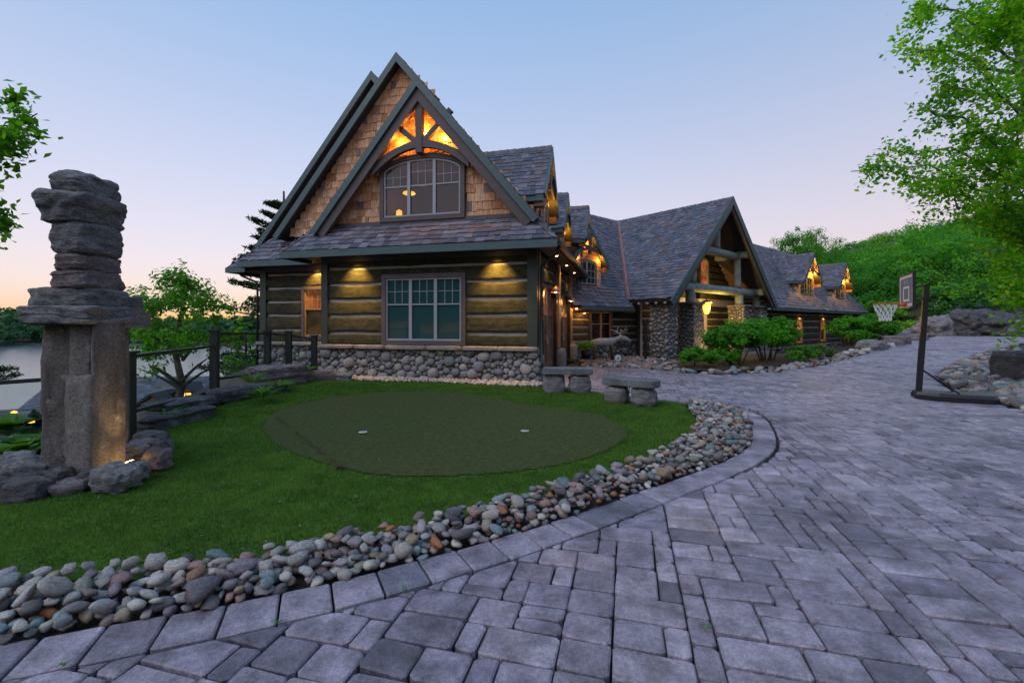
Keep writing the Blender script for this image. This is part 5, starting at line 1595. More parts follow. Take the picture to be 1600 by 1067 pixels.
# ------------------------------------------------------------------ basketball hoop
def hoop():
    root = empty('basketball_hoop', (9.28, 10.2, gz(9.28, 10.2)), 'portable basketball hoop with black pole standing on the driveway', 'basketball hoop')
    gzz = gz(9.28, 10.2)
    nrm = Vector((-.87, .49, 0)).normalized(); side = Vector((nrm.y, -nrm.x, 0))
    base = Vector((9.28, 10.2, gzz))
    f = Matrix(((-nrm.x, side.x, 0, base.x), (-nrm.y, side.y, 0, base.y), (0, 0, 1, base.z), (0, 0, 0, 1)))   # x away from the rim
    # base tank
    mb = MB(f); P = [(-.10, -.20), (.25, -.36), (1.12, -.36), (1.22, -.26), (1.22, .26), (1.12, .36), (.25, .36), (-.10, .20)]
    Q = [(x * .97 + .01, y * .86) for x, y in P]
    n = len(P)
    for i in range(n):
        j = (i + 1) % n
        mb.poly([(*P[i], .01), (*P[j], .01), (*P[j], .10), (*P[i], .10)]); mb.poly([(*P[i], .10), (*P[j], .10), (*Q[j], .165), (*Q[i], .165)])
    mb.poly([(*q, .165) for q in Q]); mb.poly([(*q, .01) for q in P[::-1]]); mb.build('base_tank', M['black_metal'], root)
    for s in (-.3, .3):
        mb = MB(f); mb.tube([(-.06, s * .55 - .03, .06), (-.06, s * .55 + .03, .06)], .06, 12); mb.build('wheel', M['black_metal'], root, True)
    mb = MB(f); top = (.12, 0, 2.55)
    mb.bar((-.02, 0, .1), top, .10, .10, up=(0, 1, 0)); mb.build('pole', M['black_metal'], root)
    for s in (-1, 1):
        mb = MB(f); mb.tube([(.03, s * .04, .66), (.62, s * .2, .165)], .016, 6); mb.build('brace', M['black_metal'], root, True)
    bz = 2.44; bx = -.22
    for z0, z1 in ((2.18, 2.28), (2.48, 2.58)):
        for s in (-.055, .055):
            mb = MB(f); mb.bar((.16, s, z1), (bx + .03, s, z0), .02, .04); mb.build('arm', M['black_metal'], root)
    # backboard
    w, h = .56, .36
    mb = MB(f); mb.box(bx - .012, bx + .010, -w, w, bz - h, bz + h); bb = mb.build('backboard', plain_mat('board_panel', (.16, .19, .23), .6, namt=.05, bstr=0, spec=.2), root)
    fr = MB(f)
    for (y0, y1, z0, z1) in ((-w - .02, w + .02, bz + h, bz + h + .03), (-w - .02, w + .02, bz - h - .03, bz - h), (-w - .02, -w, bz - h, bz + h), (w, w + .02, bz - h, bz + h)): fr.box(bx - .03, bx + .03, y0, y1, z0, z1)
    fr.build('board_frame', M['black_metal'], bb)
    st = MB(f)
    def rect(y0, y1, z0, z1, t):
        for (a, b, c, d) in ((y0, y1, z1 - t, z1), (y0, y1, z0, z0 + t), (y0, y0 + t, z0 + t, z1 - t), (y1 - t, y1, z0 + t, z1 - t)): st.box(bx - .017, bx - .013, a, b, c, d)
    rect(-w, w, bz - h, bz + h, .07); rect(-.24, .24, bz - .24, bz + .10, .045)
    st.build('board_marking', M['white'], bb)
    # crest above the square: three short bars
    st = MB(f)
    for y in (-.12, 0, .12): st.box(bx - .017, bx - .013, y - .03, y + .03, bz + .14, bz + .25)
    st.build('board_print', M['sash'], bb)
    # rim and net
    rc = Vector((bx - .16 - .23, 0, bz - h + .07)); rr = .228
    mb = MB(f); mb.tube([rc + Vector((rr * math.cos(a), rr * math.sin(a), 0)) for a in np.linspace(0, 2 * math.pi, 33)], .011, 6, cap=False)
    mb.box(bx - .17, bx - .012, -.07, .07, rc.z - .06, rc.z + .012)
    mb.build('rim', plain_mat('rim_paint', (.55, .10, .03), .45, namt=.1, bstr=0), root, True)
    net = MB(f); N = 12
    prof = [(rr, -.005), (.195, -.12), (.15, -.22), (.115, -.30), (.115, -.40)]
    for k in range(N):
        for dr in (1, -1):
            pts = []
            for i, (r_, z) in enumerate(prof):
                a = 2 * math.pi * (k + dr * i * .5) / N
                pts.append(rc + Vector((r_ * math.cos(a), r_ * math.sin(a), z)))
            net.tube(pts, .0065, 4, cap=False)
    net.build('net', M['white'], root)
hoop()

# ------------------------------------------------------------------ small things by the house
def log_moose():
    o = Vector((4.25, 20.35, gz(4.25, 20.35))); f = Matrix.Translation(o) @ Matrix.Rotation(R(12), 4, 'Z')
    root = empty('log_moose', o, 'moose figure made of driftwood logs in front of the dark window', 'sculpture')
    mb = MB(f); mb.tube([(-.62, 0, .78), (-.3, .02, .82), (.2, 0, .84), (.45, 0, .92)], [.17, .2, .19, .15], 12); mb.build('body', M['driftwood'], root, True)
    for (x, y, lean) in ((-.5, -.1, -.08), (-.5, .1, -.05), (.28, -.1, .06), (.28, .1, .05)):
        mb = MB(f); mb.tube([(x, y, .75), (x + lean * .4, y, .4), (x + lean, y, -.02)], [.07, .05, .055], 8); mb.build('leg', M['bark'], root, True)
    mb = MB(f); mb.tube([(.4, 0, .92), (.62, 0, 1.0), (.75, 0, 1.04)], [.12, .10, .12], 10); mb.build('neck', M['driftwood'], root, True)
    mb = MB(f); mb.tube([(.7, 0, 1.06), (.95, 0, .98), (1.2, 0, .86)], [.13, .12, .10], 10); mb.build('head', M['driftwood'], root, True)
    for s in (-1, 1):
        mb = MB(f); mb.tube([(.78, s * .08, 1.14), (.7, s * .3, 1.3), (.45, s * .5, 1.42)], [.035, .03, .012], 6)
        mb.tube([(.7, s * .3, 1.3), (.82, s * .42, 1.5)], [.025, .01], 6); mb.tube([(.76, s * .15, 1.2), (.95, s * .3, 1.42)], [.025, .01], 6)
        mb.build('antler', M['driftwood'], root, True)
log_moose()
def post_light():
    x, y = 6.05, 20.3
    root = empty('garden_post', (x, y, gz(x, y)), 'thin black post standing in the gravel before the log wall', 'post')
    mb = MB(frame(x, y, gz(x, y))); mb.box(-.06, .06, -.06, .06, -.1, 1.75); mb.build('shaft', M['black_metal'], root)
    mb = MB(frame(x, y, gz(x, y))); mb.box(-.1, .1, -.1, .1, 1.75, 1.82); mb.build('cap', M['black_metal'], root)
post_light()
def yard_sign():
    x, y = 4.35, 18.4; z = gz(x, y); f = frame(x, y, z, 8)
    root = empty('yard_sign', (x, y, z), 'small round white sign on a stake in the gravel bed', 'sign')
    mb = MB(f); mb.tube([(0, .02, -.05), (0, .02, .3)], .012, 6); mb.build('stake', M['black_metal'], root)
    n = 24
    def disc(r0, yy, nm, mat):
        m = MB(f); c = .27
        P = [(r0 * math.cos(2 * math.pi * k / n), r0 * math.sin(2 * math.pi * k / n) + c) for k in range(n)]
        m.poly([(a, yy, b) for a, b in P]); m.poly([(a, yy + .01, b) for a, b in P[::-1]])
        for k in range(n): m.poly([(P[k][0], yy, P[k][1]), (P[k][0], yy + .01, P[k][1]), (P[(k + 1) % n][0], yy + .01, P[(k + 1) % n][1]), (P[(k + 1) % n][0], yy, P[(k + 1) % n][1])])
        return m.build(nm, M[mat], root)
    disc(.145, 0, 'rim_ring', 'sash'); disc(.13, -.012, 'face', 'white')
    m = MB(f)
    m.poly([(-.06, -.026, .22), (.06, -.026, .22), (0, -.026, .34)]); m.build('emblem', plain_mat('sign_blue', (.16, .24, .34), .5, bstr=0), root)
    m = MB(f); m.box(-.09, .09, -.01, .0, .04, .09); m.build('name_plate', M['white'], root)
yard_sign()

# ------------------------------------------------------------------ houses by the water
def boathouse(x, y, rz, zr, L, D, lab, lit=True, gables=()):
    f = frame(x, y, 0, rz); ze = zr - D * .62
    root = empty('boathouse', (x, y, ze - 4), lab, 'boathouse')
    mb = MB(f); mb.box(-L / 2 + .6, L / 2 - .6, -D + .6, D - .6, ze - 5, ze + .1); mb.build('wall', M['log'], root)
    mb = MB(f)
    for s in (-1, 1):
        mb.slab([(-L / 2, s * D, ze), (L / 2, s * D, ze), (L / 2, 0, zr), (-L / 2, 0, zr)] if s < 0 else [(L / 2, D, ze), (-L / 2, D, ze), (-L / 2, 0, zr), (L / 2, 0, zr)], .25)
    rf = mb.build('roof', M['deck'], root)
    s_ = MB(f)
    for c in shake_rows([(-L / 2, -D, ze), (L / 2, -D, ze), (L / 2, 0, zr), (-L / 2, 0, zr)], .36, (.3, .9), .05, hrng): s_.hexa(c, hrng.random())
    tag(s_.build('roof_shakes', M['roofshake'], rf), kind='stuff')
    for (gx_, gw, gz_, out) in gables:
        g = MB(f); g.poly([(gx_ - gw, -D - out + .5, ze - 1.5), (gx_ + gw, -D - out + .5, ze - 1.5), (gx_ + gw, -D - out + .5, gz_ - gw * .75), (gx_, -D - out + .5, gz_ - .1), (gx_ - gw, -D - out + .5, gz_ - gw * .75)]); g.build('gable_wall', M['wallshake'], root)
        g = MB(f)
        for s in (-1, 1):
            pl = [(gx_ + s * (gw + .5), -D - out, gz_ - (gw + .5) * .75), (gx_, -D - out, gz_), (gx_, 0, gz_), (gx_ + s * (gw + .5), 0, gz_ - (gw + .5) * .75)]
            g.slab(pl if s > 0 else pl[::-1], .25)
        g.build('gable_roof', M['deck'], root)
        w = MB(f); yy = -D - out + .44
        w.ring([(gx_ - .65, ze - .2), (gx_ + .65, ze - .2), (gx_ + .65, gz_ - gw * .45), (gx_ - .65, gz_ - gw * .45)], .12, yy - .05, yy + .05); wn_ = w.build('window', M['brown_trim'], root)
        p = MB(f); p.poly([(gx_ - .55, yy, ze - .1), (gx_ + .55, yy, ze - .1), (gx_ + .55, yy, gz_ - gw * .45 - .1), (gx_ - .55, yy, gz_ - gw * .45 - .1)]); p.build('pane', M['amber'], wn_)
        p = MB(f); p.box(gx_ - .04, gx_ + .04, yy - .04, yy - .01, ze - .1, gz_ - gw * .45 - .1); p.box(gx_ - .55, gx_ + .55, yy - .035, yy - .012, ze + .35, ze + .43); p.build('muntin', M['brown_trim'], wn_)
boathouse(-41.5, 50, 6, -4.3, 17, 5.2, 'shake roofed boathouse with two lit gables below the fence', gables=((4.6, 2.4, -5.6, .3), (6.6, 1.5, -4.9, -1.6)))
boathouse(-33.0, 26.5, 24, -3.6, 7, 2.6, 'small grey roofed shed with lit lamps below the hosta', gables=())
for (px, py, Y) in ((22, 645, 24), (49, 660, 23.2)):
    p = Vector(((px - 800) / 700 * Y, Y, 1.7 + (505 - py) / 700 * Y))
    l = empty('path_lamp', p - Vector((0, 0, 1.2)), 'small lit lamp on the shed roof edge, %s' % ('upper one' if px < 30 else 'lower one by the figure'), 'lamp', 'lamps by the shed')
    mb = MB(); mb.lathe([(.02, .12), (.12, .06), (.14, .0), (.0, -.03)], p, 10); mb.build('lamp_shade', M['amber'], l, True)
    mb = MB(); mb.tube([p - Vector((0, 0, 1.6)), p], .03, 6); mb.build('lamp_stem', M['black_metal'], l)
# ------------------------------------------------------------------ vegetation
def leaf_quads(C, N, size, rng, aspect=.55, droop=0.0):
    """C: centres (n,3); N: preferred normals (n,3); folded diamond leaves"""
    n = len(C)
    N = N + rng.normal(0, .55, (n, 3)); N /= np.linalg.norm(N, axis=1)[:, None] + 1e-9
    T = rng.normal(0, 1, (n, 3)); T[:, 2] -= droop
    T -= N * np.sum(T * N, axis=1)[:, None]; T /= np.linalg.norm(T, axis=1)[:, None] + 1e-9
    B = np.cross(N, T)
    s = (size * rng.uniform(.65, 1.3, n))[:, None]
    V = np.stack([C - T * s * .5, C + B * s * aspect * .5 + N * s * .06, C + T * s * .5, C - B * s * aspect * .5 + N * s * .06], 1)
    return V.reshape(-1, 3)
def quads(n): return np.arange(4 * n).reshape(-1, 4)

def crown_cloud(rng, nclump, nleaf, rad, rc, size, flat=.8, low=-.35, outer=.55):
    """clumps of leaves spread over an ellipsoid: returns verts for a unit tree centred on the origin"""
    C, N = [], []
    for k in range(nclump):
        d = rng.normal(0, 1, 3); d /= np.linalg.norm(d)
        if d[2] < low: d[2] = -d[2] * .5
        r = rng.uniform(outer, 1.0) ** .6
        c = d * np.array(rad) * r
        q = rng.normal(0, 1, (nleaf, 3)); q /= np.linalg.norm(q, axis=1)[:, None]
        rr = rc * rng.uniform(.6, 1.35) * rng.random((nleaf, 1)) ** .4
        C.append(c + q * rr * np.array([1, 1, flat])); N.append(q * .8 + d * .5 + np.array([0, 0, .45]))
    C, N = np.concatenate(C), np.concatenate(N)
    return leaf_quads(C, N, size, rng)

LIMBS = []
def limb_path(a, b, rng, sag=.08, wig=.05, n=7):
    a, b = np.array(a, float), np.array(b, float); L = np.linalg.norm(b - a); P = []
    w = rng.normal(0, wig * L, (n + 1, 3)); w[0] = 0; w[-1] = 0
    for k in range(n + 1):
        t = k / n; p = a + (b - a) * t; p[2] += sag * L * math.sin(math.pi * t); P.append(p + w[k] * .5)
    return np.array(P)

def leafy_limb(a, b, r0, rng, wood, leaves, leaf, twigs=14, per=60, twig_len=.7, start=.3, sag=.08, spread=.16):
    P = limb_path(a, b, rng, sag); n = len(P) - 1
    wood.tube([Vector(p) for p in P], list(np.linspace(r0, r0 * .22, n + 1)), 6, cap=False)
    for k in range(twigs):
        t = start + (1 - start) * (k + rng.random()) / twigs
        i = min(int(t * n), n - 1); p = P[i] + (P[i + 1] - P[i]) * (t * n - i)
        d = (P[i + 1] - P[i]); d /= np.linalg.norm(d)
        dv = d * .5 + rng.normal(0, .55, 3); dv /= np.linalg.norm(dv)
        L = twig_len * rng.uniform(.5, 1.2) * (1.1 - .4 * t)
        e = p + dv * L - np.array([0, 0, .12 * L])
        wood.tube([Vector(p), Vector((p + e) / 2 + rng.normal(0, .03, 3)), Vector(e)], [r0 * .2, r0 * .13, r0 * .06], 4, cap=False)
        s = rng.random((per, 1)) ** .7
        c = p + (e - p) * s + rng.normal(0, spread, (per, 3)) * (.4 + s * .6)
        leaves.append(leaf_quads(c, np.tile(np.array([0, 0, .7]), (per, 1)), leaf, rng, .62, droop=.6))

def tree_obj(name, base, label, cat, wood, leaves, wood_mat, leaf_m, rng, group=None):
    root = empty(name, base, label, cat, group)
    wood.build('trunk', M[wood_mat], root, True)
    V = np.concatenate(leaves)
    link('crown', fast_mesh('crown', V, quads(len(V) // 4), rng.random(len(V) // 4)), M[leaf_m], root)
    return root

def at(px, py, Y): return np.array([(px - 800) / 700 * Y, Y, CAM_H + (HORIZON - py) / 700 * Y])

# the big tree whose boughs hang in from the right
def right_tree():
    rng = np.random.default_rng(41)
    wood, leaves = MB(), []
    trunk = [at(1690, 560, 11.4), at(1668, 400, 11.2), at(1622, 230, 11.0), at(1598, 90, 10.8), at(1560, -60, 10.6), at(1540, -260, 10.4)]
    wood.tube([Vector(p) for p in trunk], [.26, .22, .16, .12, .09, .05], 10)
    T = np.array(trunk)
    def tp(z): 
        return np.array([np.interp(z, T[:, 2], T[:, k]) for k in range(3)])
    ends = [(1330, 268, 10.2), (1368, 258, 9.6), (1400, 236, 10.4), (1415, 84, 9.8), (1420, 15, 10.0), (1445, 165, 10.2), (1480, 40, 9.4), (1470, 130, 11), (1510, 200, 9.8), (1450, 300, 10.4), (1490, 250, 11.2),
            (1530, 110, 9.2), (1560, 30, 9.6), (1540, 300, 9.4), (1575, 200, 9.2), (1510, 345, 10.0), (1580, 330, 9.8), (1600, 120, 8.8), (1620, 250, 9.0), (1545, 395, 10.2), (1590, 430, 9.6), (1610, 500, 9.4), (1560, 470, 10.4), (1630, 380, 9), (1500, -60, 9.6), (1600, -40, 9.0)]
    for (px, py, Y) in ends:
        e = at(px, py, Y); a = tp(max(2.2, e[2] - .9 - rng.random() * .8 + (1.2 if py < 100 else 0)))
        leafy_limb(a, e, .045, rng, wood, leaves, .115, twigs=15, per=50, twig_len=.8, start=.25, sag=.07, spread=.14)
    # the part of the crown outside the picture
    V = crown_cloud(rng, 60, 60, (3.4, 3.4, 3.6), .7, .13); leaves.append(V + np.array([19.0, 10.5, 7.5]))
    tree_obj('broadleaf_tree', (trunk[0][0], 11.4, gz(trunk[0][0], 11.4)), 'tall leafy tree hanging its boughs in from the upper right', 'tree', wood, leaves, 'pale_bark', 'leaf_near', rng)
right_tree()

def left_tree():
    rng = np.random.default_rng(43); wood, leaves = MB(), []
    tr = [np.array([-9.6, 6.4, -1.2]), np.array([-9.3, 6.3, 2]), np.array([-9.2, 6.2, 5]), np.array([-9.0, 6.1, 7.5])]
    wood.tube([Vector(p) for p in tr], [.2, .16, .11, .05], 8)
    for (px, py, Y) in ((58, 178, 6.0), (35, 162, 6.3), (40, 218, 5.9), (5, 225, 6.0), (8, 336, 6.1), (-20, 370, 6.0), (-40, 140, 6.0), (-60, 250, 6), (-40, 300, 6)):
        e = at(px, py, Y); a = np.array([-9.2, 6.2, e[2] - .5 - rng.random() * .5])
        leafy_limb(a, e, .03, rng, wood, leaves, .105, twigs=8, per=46, twig_len=.34, start=.60, sag=.06, spread=.09)
    V = crown_cloud(rng, 30, 50, (1.5, 1.5, 2.2), .5, .11); leaves.append(V + np.array([-10.2, 6.3, 5.5]))
    tree_obj('maple_tree', (-9.6, 6.4, -1.2), 'leafy maple bough reaching in beside the stone figure at upper left', 'tree', wood, leaves, 'bark', 'leaf_maple', rng)
left_tree()

def broadleaf(x, y, zb, zt, rad, lab, seed, leafm='leaf_maple', leaf=.22, nclump=60, nleaf=60, group=None, name='broadleaf_tree', low=-.5, crown_from=.25):
    rng = np.random.default_rng(seed); wood, leaves = MB(), []
    h = zt - zb
    P = [Vector((x + rng.normal(0, .02) * h, y + rng.normal(0, .02) * h, zb - .5 + (h * .92 + .5) * k / 6)) for k in range(7)]
    wood.tube(P, list(np.linspace(.028 * h, .006 * h, 7)), 8, cap=False)
    cz = zb + h * (crown_from + (1 - crown_from) / 2); rz_ = h * (1 - crown_from) / 2
    for k in range(12):
        a = rng.uniform(0, 6.28); t = rng.uniform(.25, .9); p = P[0].lerp(P[-1], t)
        e = Vector((x + math.cos(a) * rad * .75, y + math.sin(a) * rad * .75, min(zt, p.z + rad * .5)))
        wood.tube([p, p.lerp(e, .5) + Vector((0, 0, .1)), e], [.010 * h, .006 * h, .002 * h], 5, cap=False)
    V = crown_cloud(rng, nclump, nleaf, (rad, rad, rz_), rad * .26, leaf, .75, low, .35)
    leaves.append(V + np.array([x, y, cz]))
    # leader tufts for an uneven top
    V = crown_cloud(rng, 14, nleaf // 2, (rad * .45, rad * .45, rz_ * .5), rad * .16, leaf, 1.1, -.2, .3); leaves.append(V + np.array([x, y, zt - rz_ * .35]))
    return tree_obj(name, (x, y, zb), lab, 'tree', wood, leaves, 'bark', leafm, rng, group)

# maple beyond the railing
broadleaf(-16.3, 22.0, -5.5, 4.15, 2.25, 'full green maple standing beyond the railing above the boathouse', 51, leaf=.20, nclump=90, nleaf=64, low=-.9, crown_from=.46, name='maple_tree')
broadleaf(-11.8, 19.8, -4.0, 1.7, 1.0, 'slender bright sapling against the corner of the stone wall', 52, leaf=.16, nclump=30, nleaf=40, name='maple_tree', crown_from=.1)

def pine(x, y, zb, zt, rad, lab, seed, tiers=15, dens=1.0):
    rng = np.random.default_rng(seed); wood, leaves = MB(), []
    h = zt - zb
    wood.tube([Vector((x, y, zb - .5)), Vector((x + .1, y, zb + h * .5)), Vector((x, y, zt))], [.022 * h, .014 * h, .004 * h], 8, cap=False)
    for k in range(tiers):
        t = .18 + .8 * k / tiers; z = zb + h * t
        R0 = rad * (1 - t) ** .55 * rng.uniform(.75, 1.15)
        for j in range(5):
            a = rng.uniform(0, 6.28); e = np.array([x + math.cos(a) * R0, y + math.sin(a) * R0, z + R0 * rng.uniform(-.05, .22)])
            s = np.array([x, y, z - .1]); P = limb_path(s, e, rng, -.05, .03, 5)
            wood.tube([Vector(p) for p in P], list(np.linspace(.006 * h, .0015 * h, 6)), 5, cap=False)
            n = int(150 * dens)
            tt = rng.uniform(.25, 1.05, (n, 1)); c = s + (e - s) * tt
            wd = .10 + .18 * R0 * (1.1 - tt * .8)
            c = c + rng.normal(0, 1, (n, 3)) * wd * np.array([.55, .55, .20]) + np.array([0, 0, .12])
            leaves.append(leaf_quads(c, np.tile([0, 0, .4], (n, 1)), .26 * max(1, rad / 3), rng, .22))
    return tree_obj('pine_tree', (x, y, zb), lab, 'tree', wood, leaves, 'bark', 'needle', rng)
pine(-13.5, 26.5, -4.5, 9.5, 4.6, 'white pine with flat boughs beside the left roof corner', 61, 16)
pine(-24.5, 19.0, -7.5, 2.9, 3.6, 'dark pine with drooping boughs behind the stone figure', 62, 15, 1.3)
pine(-19.2, 14.6, -6.0, .6, 2.4, 'low young pine between the figure and the picture edge', 63, 12, 1.2)

# shrubs ---------------------------------------------------------------------
def shrub(x, y, w, d, h, lab, seed, leaf=.10, nclump=60, nleaf=70, mat='leaf_shrub', stems=8, lift=.35, group='shrubs in the entrance bed', z=None, name='shrub'):
    rng = np.random.default_rng(seed); zb = gz(x, y) if z is None else z
    wood = MB()
    for k in range(stems):
        a = rng.uniform(0, 6.28); r = rng.uniform(.2, .9)
        e = Vector((x + math.cos(a) * w * .45 * r, y + math.sin(a) * d * .45 * r, zb + h * rng.uniform(.55, .9)))
        s = Vector((x + math.cos(a) * w * .12 * r, y + math.sin(a) * d * .12, zb - .05))
        wood.tube([s, s.lerp(e, .5) + Vector((rng.normal(0, .04), 0, .05)), e], [.03 * h / 1.5, .02 * h / 1.5, .008], 5, cap=False)
    V = crown_cloud(rng, nclump, nleaf, (w * .46, d * .46, h * (1 - lift) * .5), min(w, h) * .16, leaf, .7, -.6, .4)
    V[:, 2] = np.maximum(V[:, 2], -h * (1 - lift) * .55 - .1)
    root = empty(name, (x, y, zb), lab, 'shrub', group)
    wood.build('stem', M['bark'], root, True)
    V = V + np.array([x, y, zb + h * lift + h * (1 - lift) * .5])
    link('foliage', fast_mesh('foliage', V, quads(len(V) // 4), rng.random(len(V) // 4)), M[mat], root)
shrub(7.0, 17.0, 1.7, 1.3, .85, 'low rounded yew at the left end of the entrance bed', 71, .09, 55, 70, lift=.05, stems=4)
shrub(8.3, 17.6, 1.5, 1.3, .75, 'second low yew tucked against the tall viburnum', 72, .09, 45, 70, lift=.05, stems=4)
shrub(8.95, 17.9, 2.5, 2.0, 1.7, 'tall spreading viburnum nearest the stone piers', 73, .15, 90, 70, lift=.30)
shrub(10.9, 19.1, 2.6, 2.0, 1.8, 'widest viburnum with layered twigs in the middle of the bed', 74, .15, 100, 70, lift=.28)
shrub(11.6, 18.0, 1.2, .9, .7, 'small leafy plant at the foot of the widest viburnum', 75, .12, 26, 50, lift=.1, stems=4)
shrub(12.9, 18.9, 1.5, .9, .62, 'low light green perennials near the edging stones', 76, .12, 34, 50, 'leaf_hosta', 4, .08)
shrub(18.5, 24.7, 1.9, 1.8, 1.8, 'dark upright shrub before the far wing window', 77, .16, 60, 65, lift=.05)
shrub(21.3, 26.4, 3.0, 2.0, 1.6, 'broad clipped shrub at the corner of the far wing', 78, .16, 80, 65, lift=.05)
shrub(19.6, 24.5, .9, .8, .8, 'small silvery plant between the two far shrubs', 79, .12, 22, 40, 'leaf_hosta', 4, .1)
shrub(22.8, 27.6, 2.0, 1.5, 1.0, 'low green plant behind the flat bed rocks', 80, .16, 34, 50, lift=.05)
for k, (px, py, w, h, Y, lab) in enumerate(((1362, 545, 42, 18, 22.4, 'low brown rock at the end of the edging stones'), (1400, 536, 46, 16, 24.5, 'flat pinkish rock on the bank beside the driveway'), (1395, 530, 60, 16, 27, 'grey ledge rock higher on the bank'), (1430, 530, 40, 12, 27, 'thin ledge rock nearest the driveway crest'))):
    p = at(px, py, Y); o = rock('bank_rock', tuple(p), (w / 700 * Y, 1.0, h / 700 * Y * 1.5), 400 + k, M['rock_purple' if k % 2 else 'rock'], n=10, p=4, amp=.15, strata=.1, sfreq=5, rz=30); tag(o, lab, 'rock', 'rocks on the bank by the driveway')
o = rock('stump_rock', (15.1, 13.1, gz(15.1, 13.1) + .32), (1.35, 1.1, 1.0), 440, M['rock_dark'], n=12, p=7, amp=.08); tag(o, 'squat dark block of rock in the stone bed by the right picture edge', 'rock')

# hosta, ferns, pot plant
def leafy_plant(x, y, z, n, L, w, lab, seed, mat, cat='plant', name='plant', up=.9, group=None, pot=None):
    rng = np.random.default_rng(seed); V, F = [], []
    for k in range(n):
        a = rng.uniform(0, 6.28); l = L * rng.uniform(.6, 1.1); el = rng.uniform(.25, up)
        d = np.array([math.cos(a), math.sin(a), 0]); s = np.array([-d[1], d[0], 0])
        base = np.array([x, y, z]) + d * rng.uniform(0, .1) + np.array([0, 0, rng.uniform(0, L * .3)])
        m = 5; o = len(V)
        for i in range(m + 1):
            t = i / m; wd = w * math.sin(math.pi * min(1, .12 + t * .86)) * (1 if i < m else .05)
            p = base + d * l * t * math.cos(el * (1 - .3 * t)) + np.array([0, 0, l * (math.sin(el) * t - .62 * t * t * math.sin(el) * .9)])
            V += [p - s * wd, p + np.array([0, 0, -wd * .35]), p + s * wd]
        for i in range(m):
            b = o + 3 * i; F += [(b, b + 1, b + 4, b + 3), (b + 1, b + 2, b + 5, b + 4)]
    root = empty(name, (x, y, z), lab, cat, group)
    rn = np.repeat(rng.random(n), 10)
    link('leaves', fast_mesh('leaves', V, F, rn, True), M[mat], root)
    if pot:
        mb = MB(); mb.lathe([(.0, 0), (pot * .75, 0), (pot, pot * 1.5), (pot * .9, pot * 1.5), (pot * .85, pot * 1.3), (0, pot * 1.3)], (x, y, z - pot * 1.4), 14); mb.build('pot', M['black_metal'], root, True)
    return root
for k, (px, py, Y, lab) in enumerate(((20, 700, 5.9, 'hosta with broad leaves at the left edge behind the railing'), (48, 690, 6.3, 'hosta with broad leaves next to the stone figure'), (5, 665, 6.6, 'hosta farther back below the railing'))):
    p = at(px, py, Y); leafy_plant(p[0], p[1], p[2] - .15, 34, .42, .085, lab, 500 + k, 'leaf_hosta', 'plant', 'hosta', 1.2, 'hostas by the figure')
for k, (x, y, z, lab) in enumerate(((-5.35, 9.6, .1, 'fern on the layered rock beside the lawn'), (-5.75, 11.0, .05, 'bright fern at the lawn edge below the wedge boulder'), (-5.95, 11.5, .0, 'fern against the wedge boulder'), (-6.15, 13.2, .2, 'small fern growing beside the brown curb rock'), (-6.0, 10.4, .3, 'fern behind the square topped rock'), (-5.9, 7.6, .0, 'fern at the foot of the railing post'))):
    leafy_plant(x, y, z, 46, .42, .022, lab, 520 + k, 'leaf_hosta', 'fern', 'fern', 1.2, 'ferns among the rocks')
pp = at(916, 556, 18.9)
leafy_plant(pp[0], pp[1], gz(pp[0], pp[1]) + .55, 90, .62, .018, 'grassy potted plant standing beside the garage corner', 540, 'leaf_shrub', 'plant', 'potted_plant', 1.35, None, .24)

# trees of the slope behind, seen one by one ---------------------------------
for k, (px, pt, Y, rad, lab) in enumerate((
        (1240, 362, 62, 3.6, 'tree rising just over the end of the far wing roof'), (1275, 362, 66, 4.2, 'rounder tree behind the far wing, next along the ridge'), (1310, 420, 58, 4.6, 'pale tree close behind the right dormer'),
        (1350, 430, 54, 4.6, 'tree right of the far wing corner'), (1395, 400, 58, 5.2, 'tall tree behind the hoop net'), (1440, 410, 50, 4.8, 'tree behind the backboard'), (1480, 395, 56, 5.4, 'big tree above the rock face'),
        (1530, 400, 48, 4.6, 'tree over the right part of the rock face'), (1580, 380, 50, 5.0, 'tree at the right edge above the driveway'), (1420, 380, 76, 6, 'tree higher on the slope above the hoop'), (1340, 395, 82, 6, 'tree higher on the slope above the far wing'))):
    X = (px - 800) / 700 * Y; zb = gz(X, Y); zt = CAM_H + (HORIZON - pt) / 700 * Y
    broadleaf(X, Y, min(zb, zt - 6), zt, rad, lab, 600 + k, 'leaf_hill', .23, 110, 130, 'trees on the slope behind the driveway', low=-.95, crown_from=.06)

# the wooded hillside as a whole and the far shore woods ---------------------
def forest(name, pts, rad, nclump, nleaf, leaf, seed, lab, hmul=1.15, lm='leaf_hill'):
    rng = np.random.default_rng(seed)
    lib = [crown_cloud(rng, nclump, nleaf, (1, 1, hmul), .36, leaf, .75, -.3, .8) for _ in range(6)]
    out = []; rn = []
    for p in pts:
        s = rad * rng.uniform(.7, 1.3) if len(p) == 3 else rad * p[3]; p = np.array(p[:3]); a = rng.uniform(0, 6.28); c, s_ = math.cos(a), math.sin(a)
        V = lib[rng.integers(6)] * s * np.array([1, 1, rng.uniform(.85, 1.2)])
        W = np.stack([V[:, 0] * c - V[:, 1] * s_, V[:, 0] * s_ + V[:, 1] * c, V[:, 2]], -1)
        out.append(W + p + np.array([0, 0, s * .7])); n = len(V) // 4
        rn.append(np.clip(rng.random() ** 1.3 * .75 + rng.random(n) * .25, 0, .999))
    V = np.concatenate(out)
    tag(link(name, fast_mesh(name, V, quads(len(V) // 4), np.concatenate(rn)), M[lm]), lab, 'forest', kind='stuff')
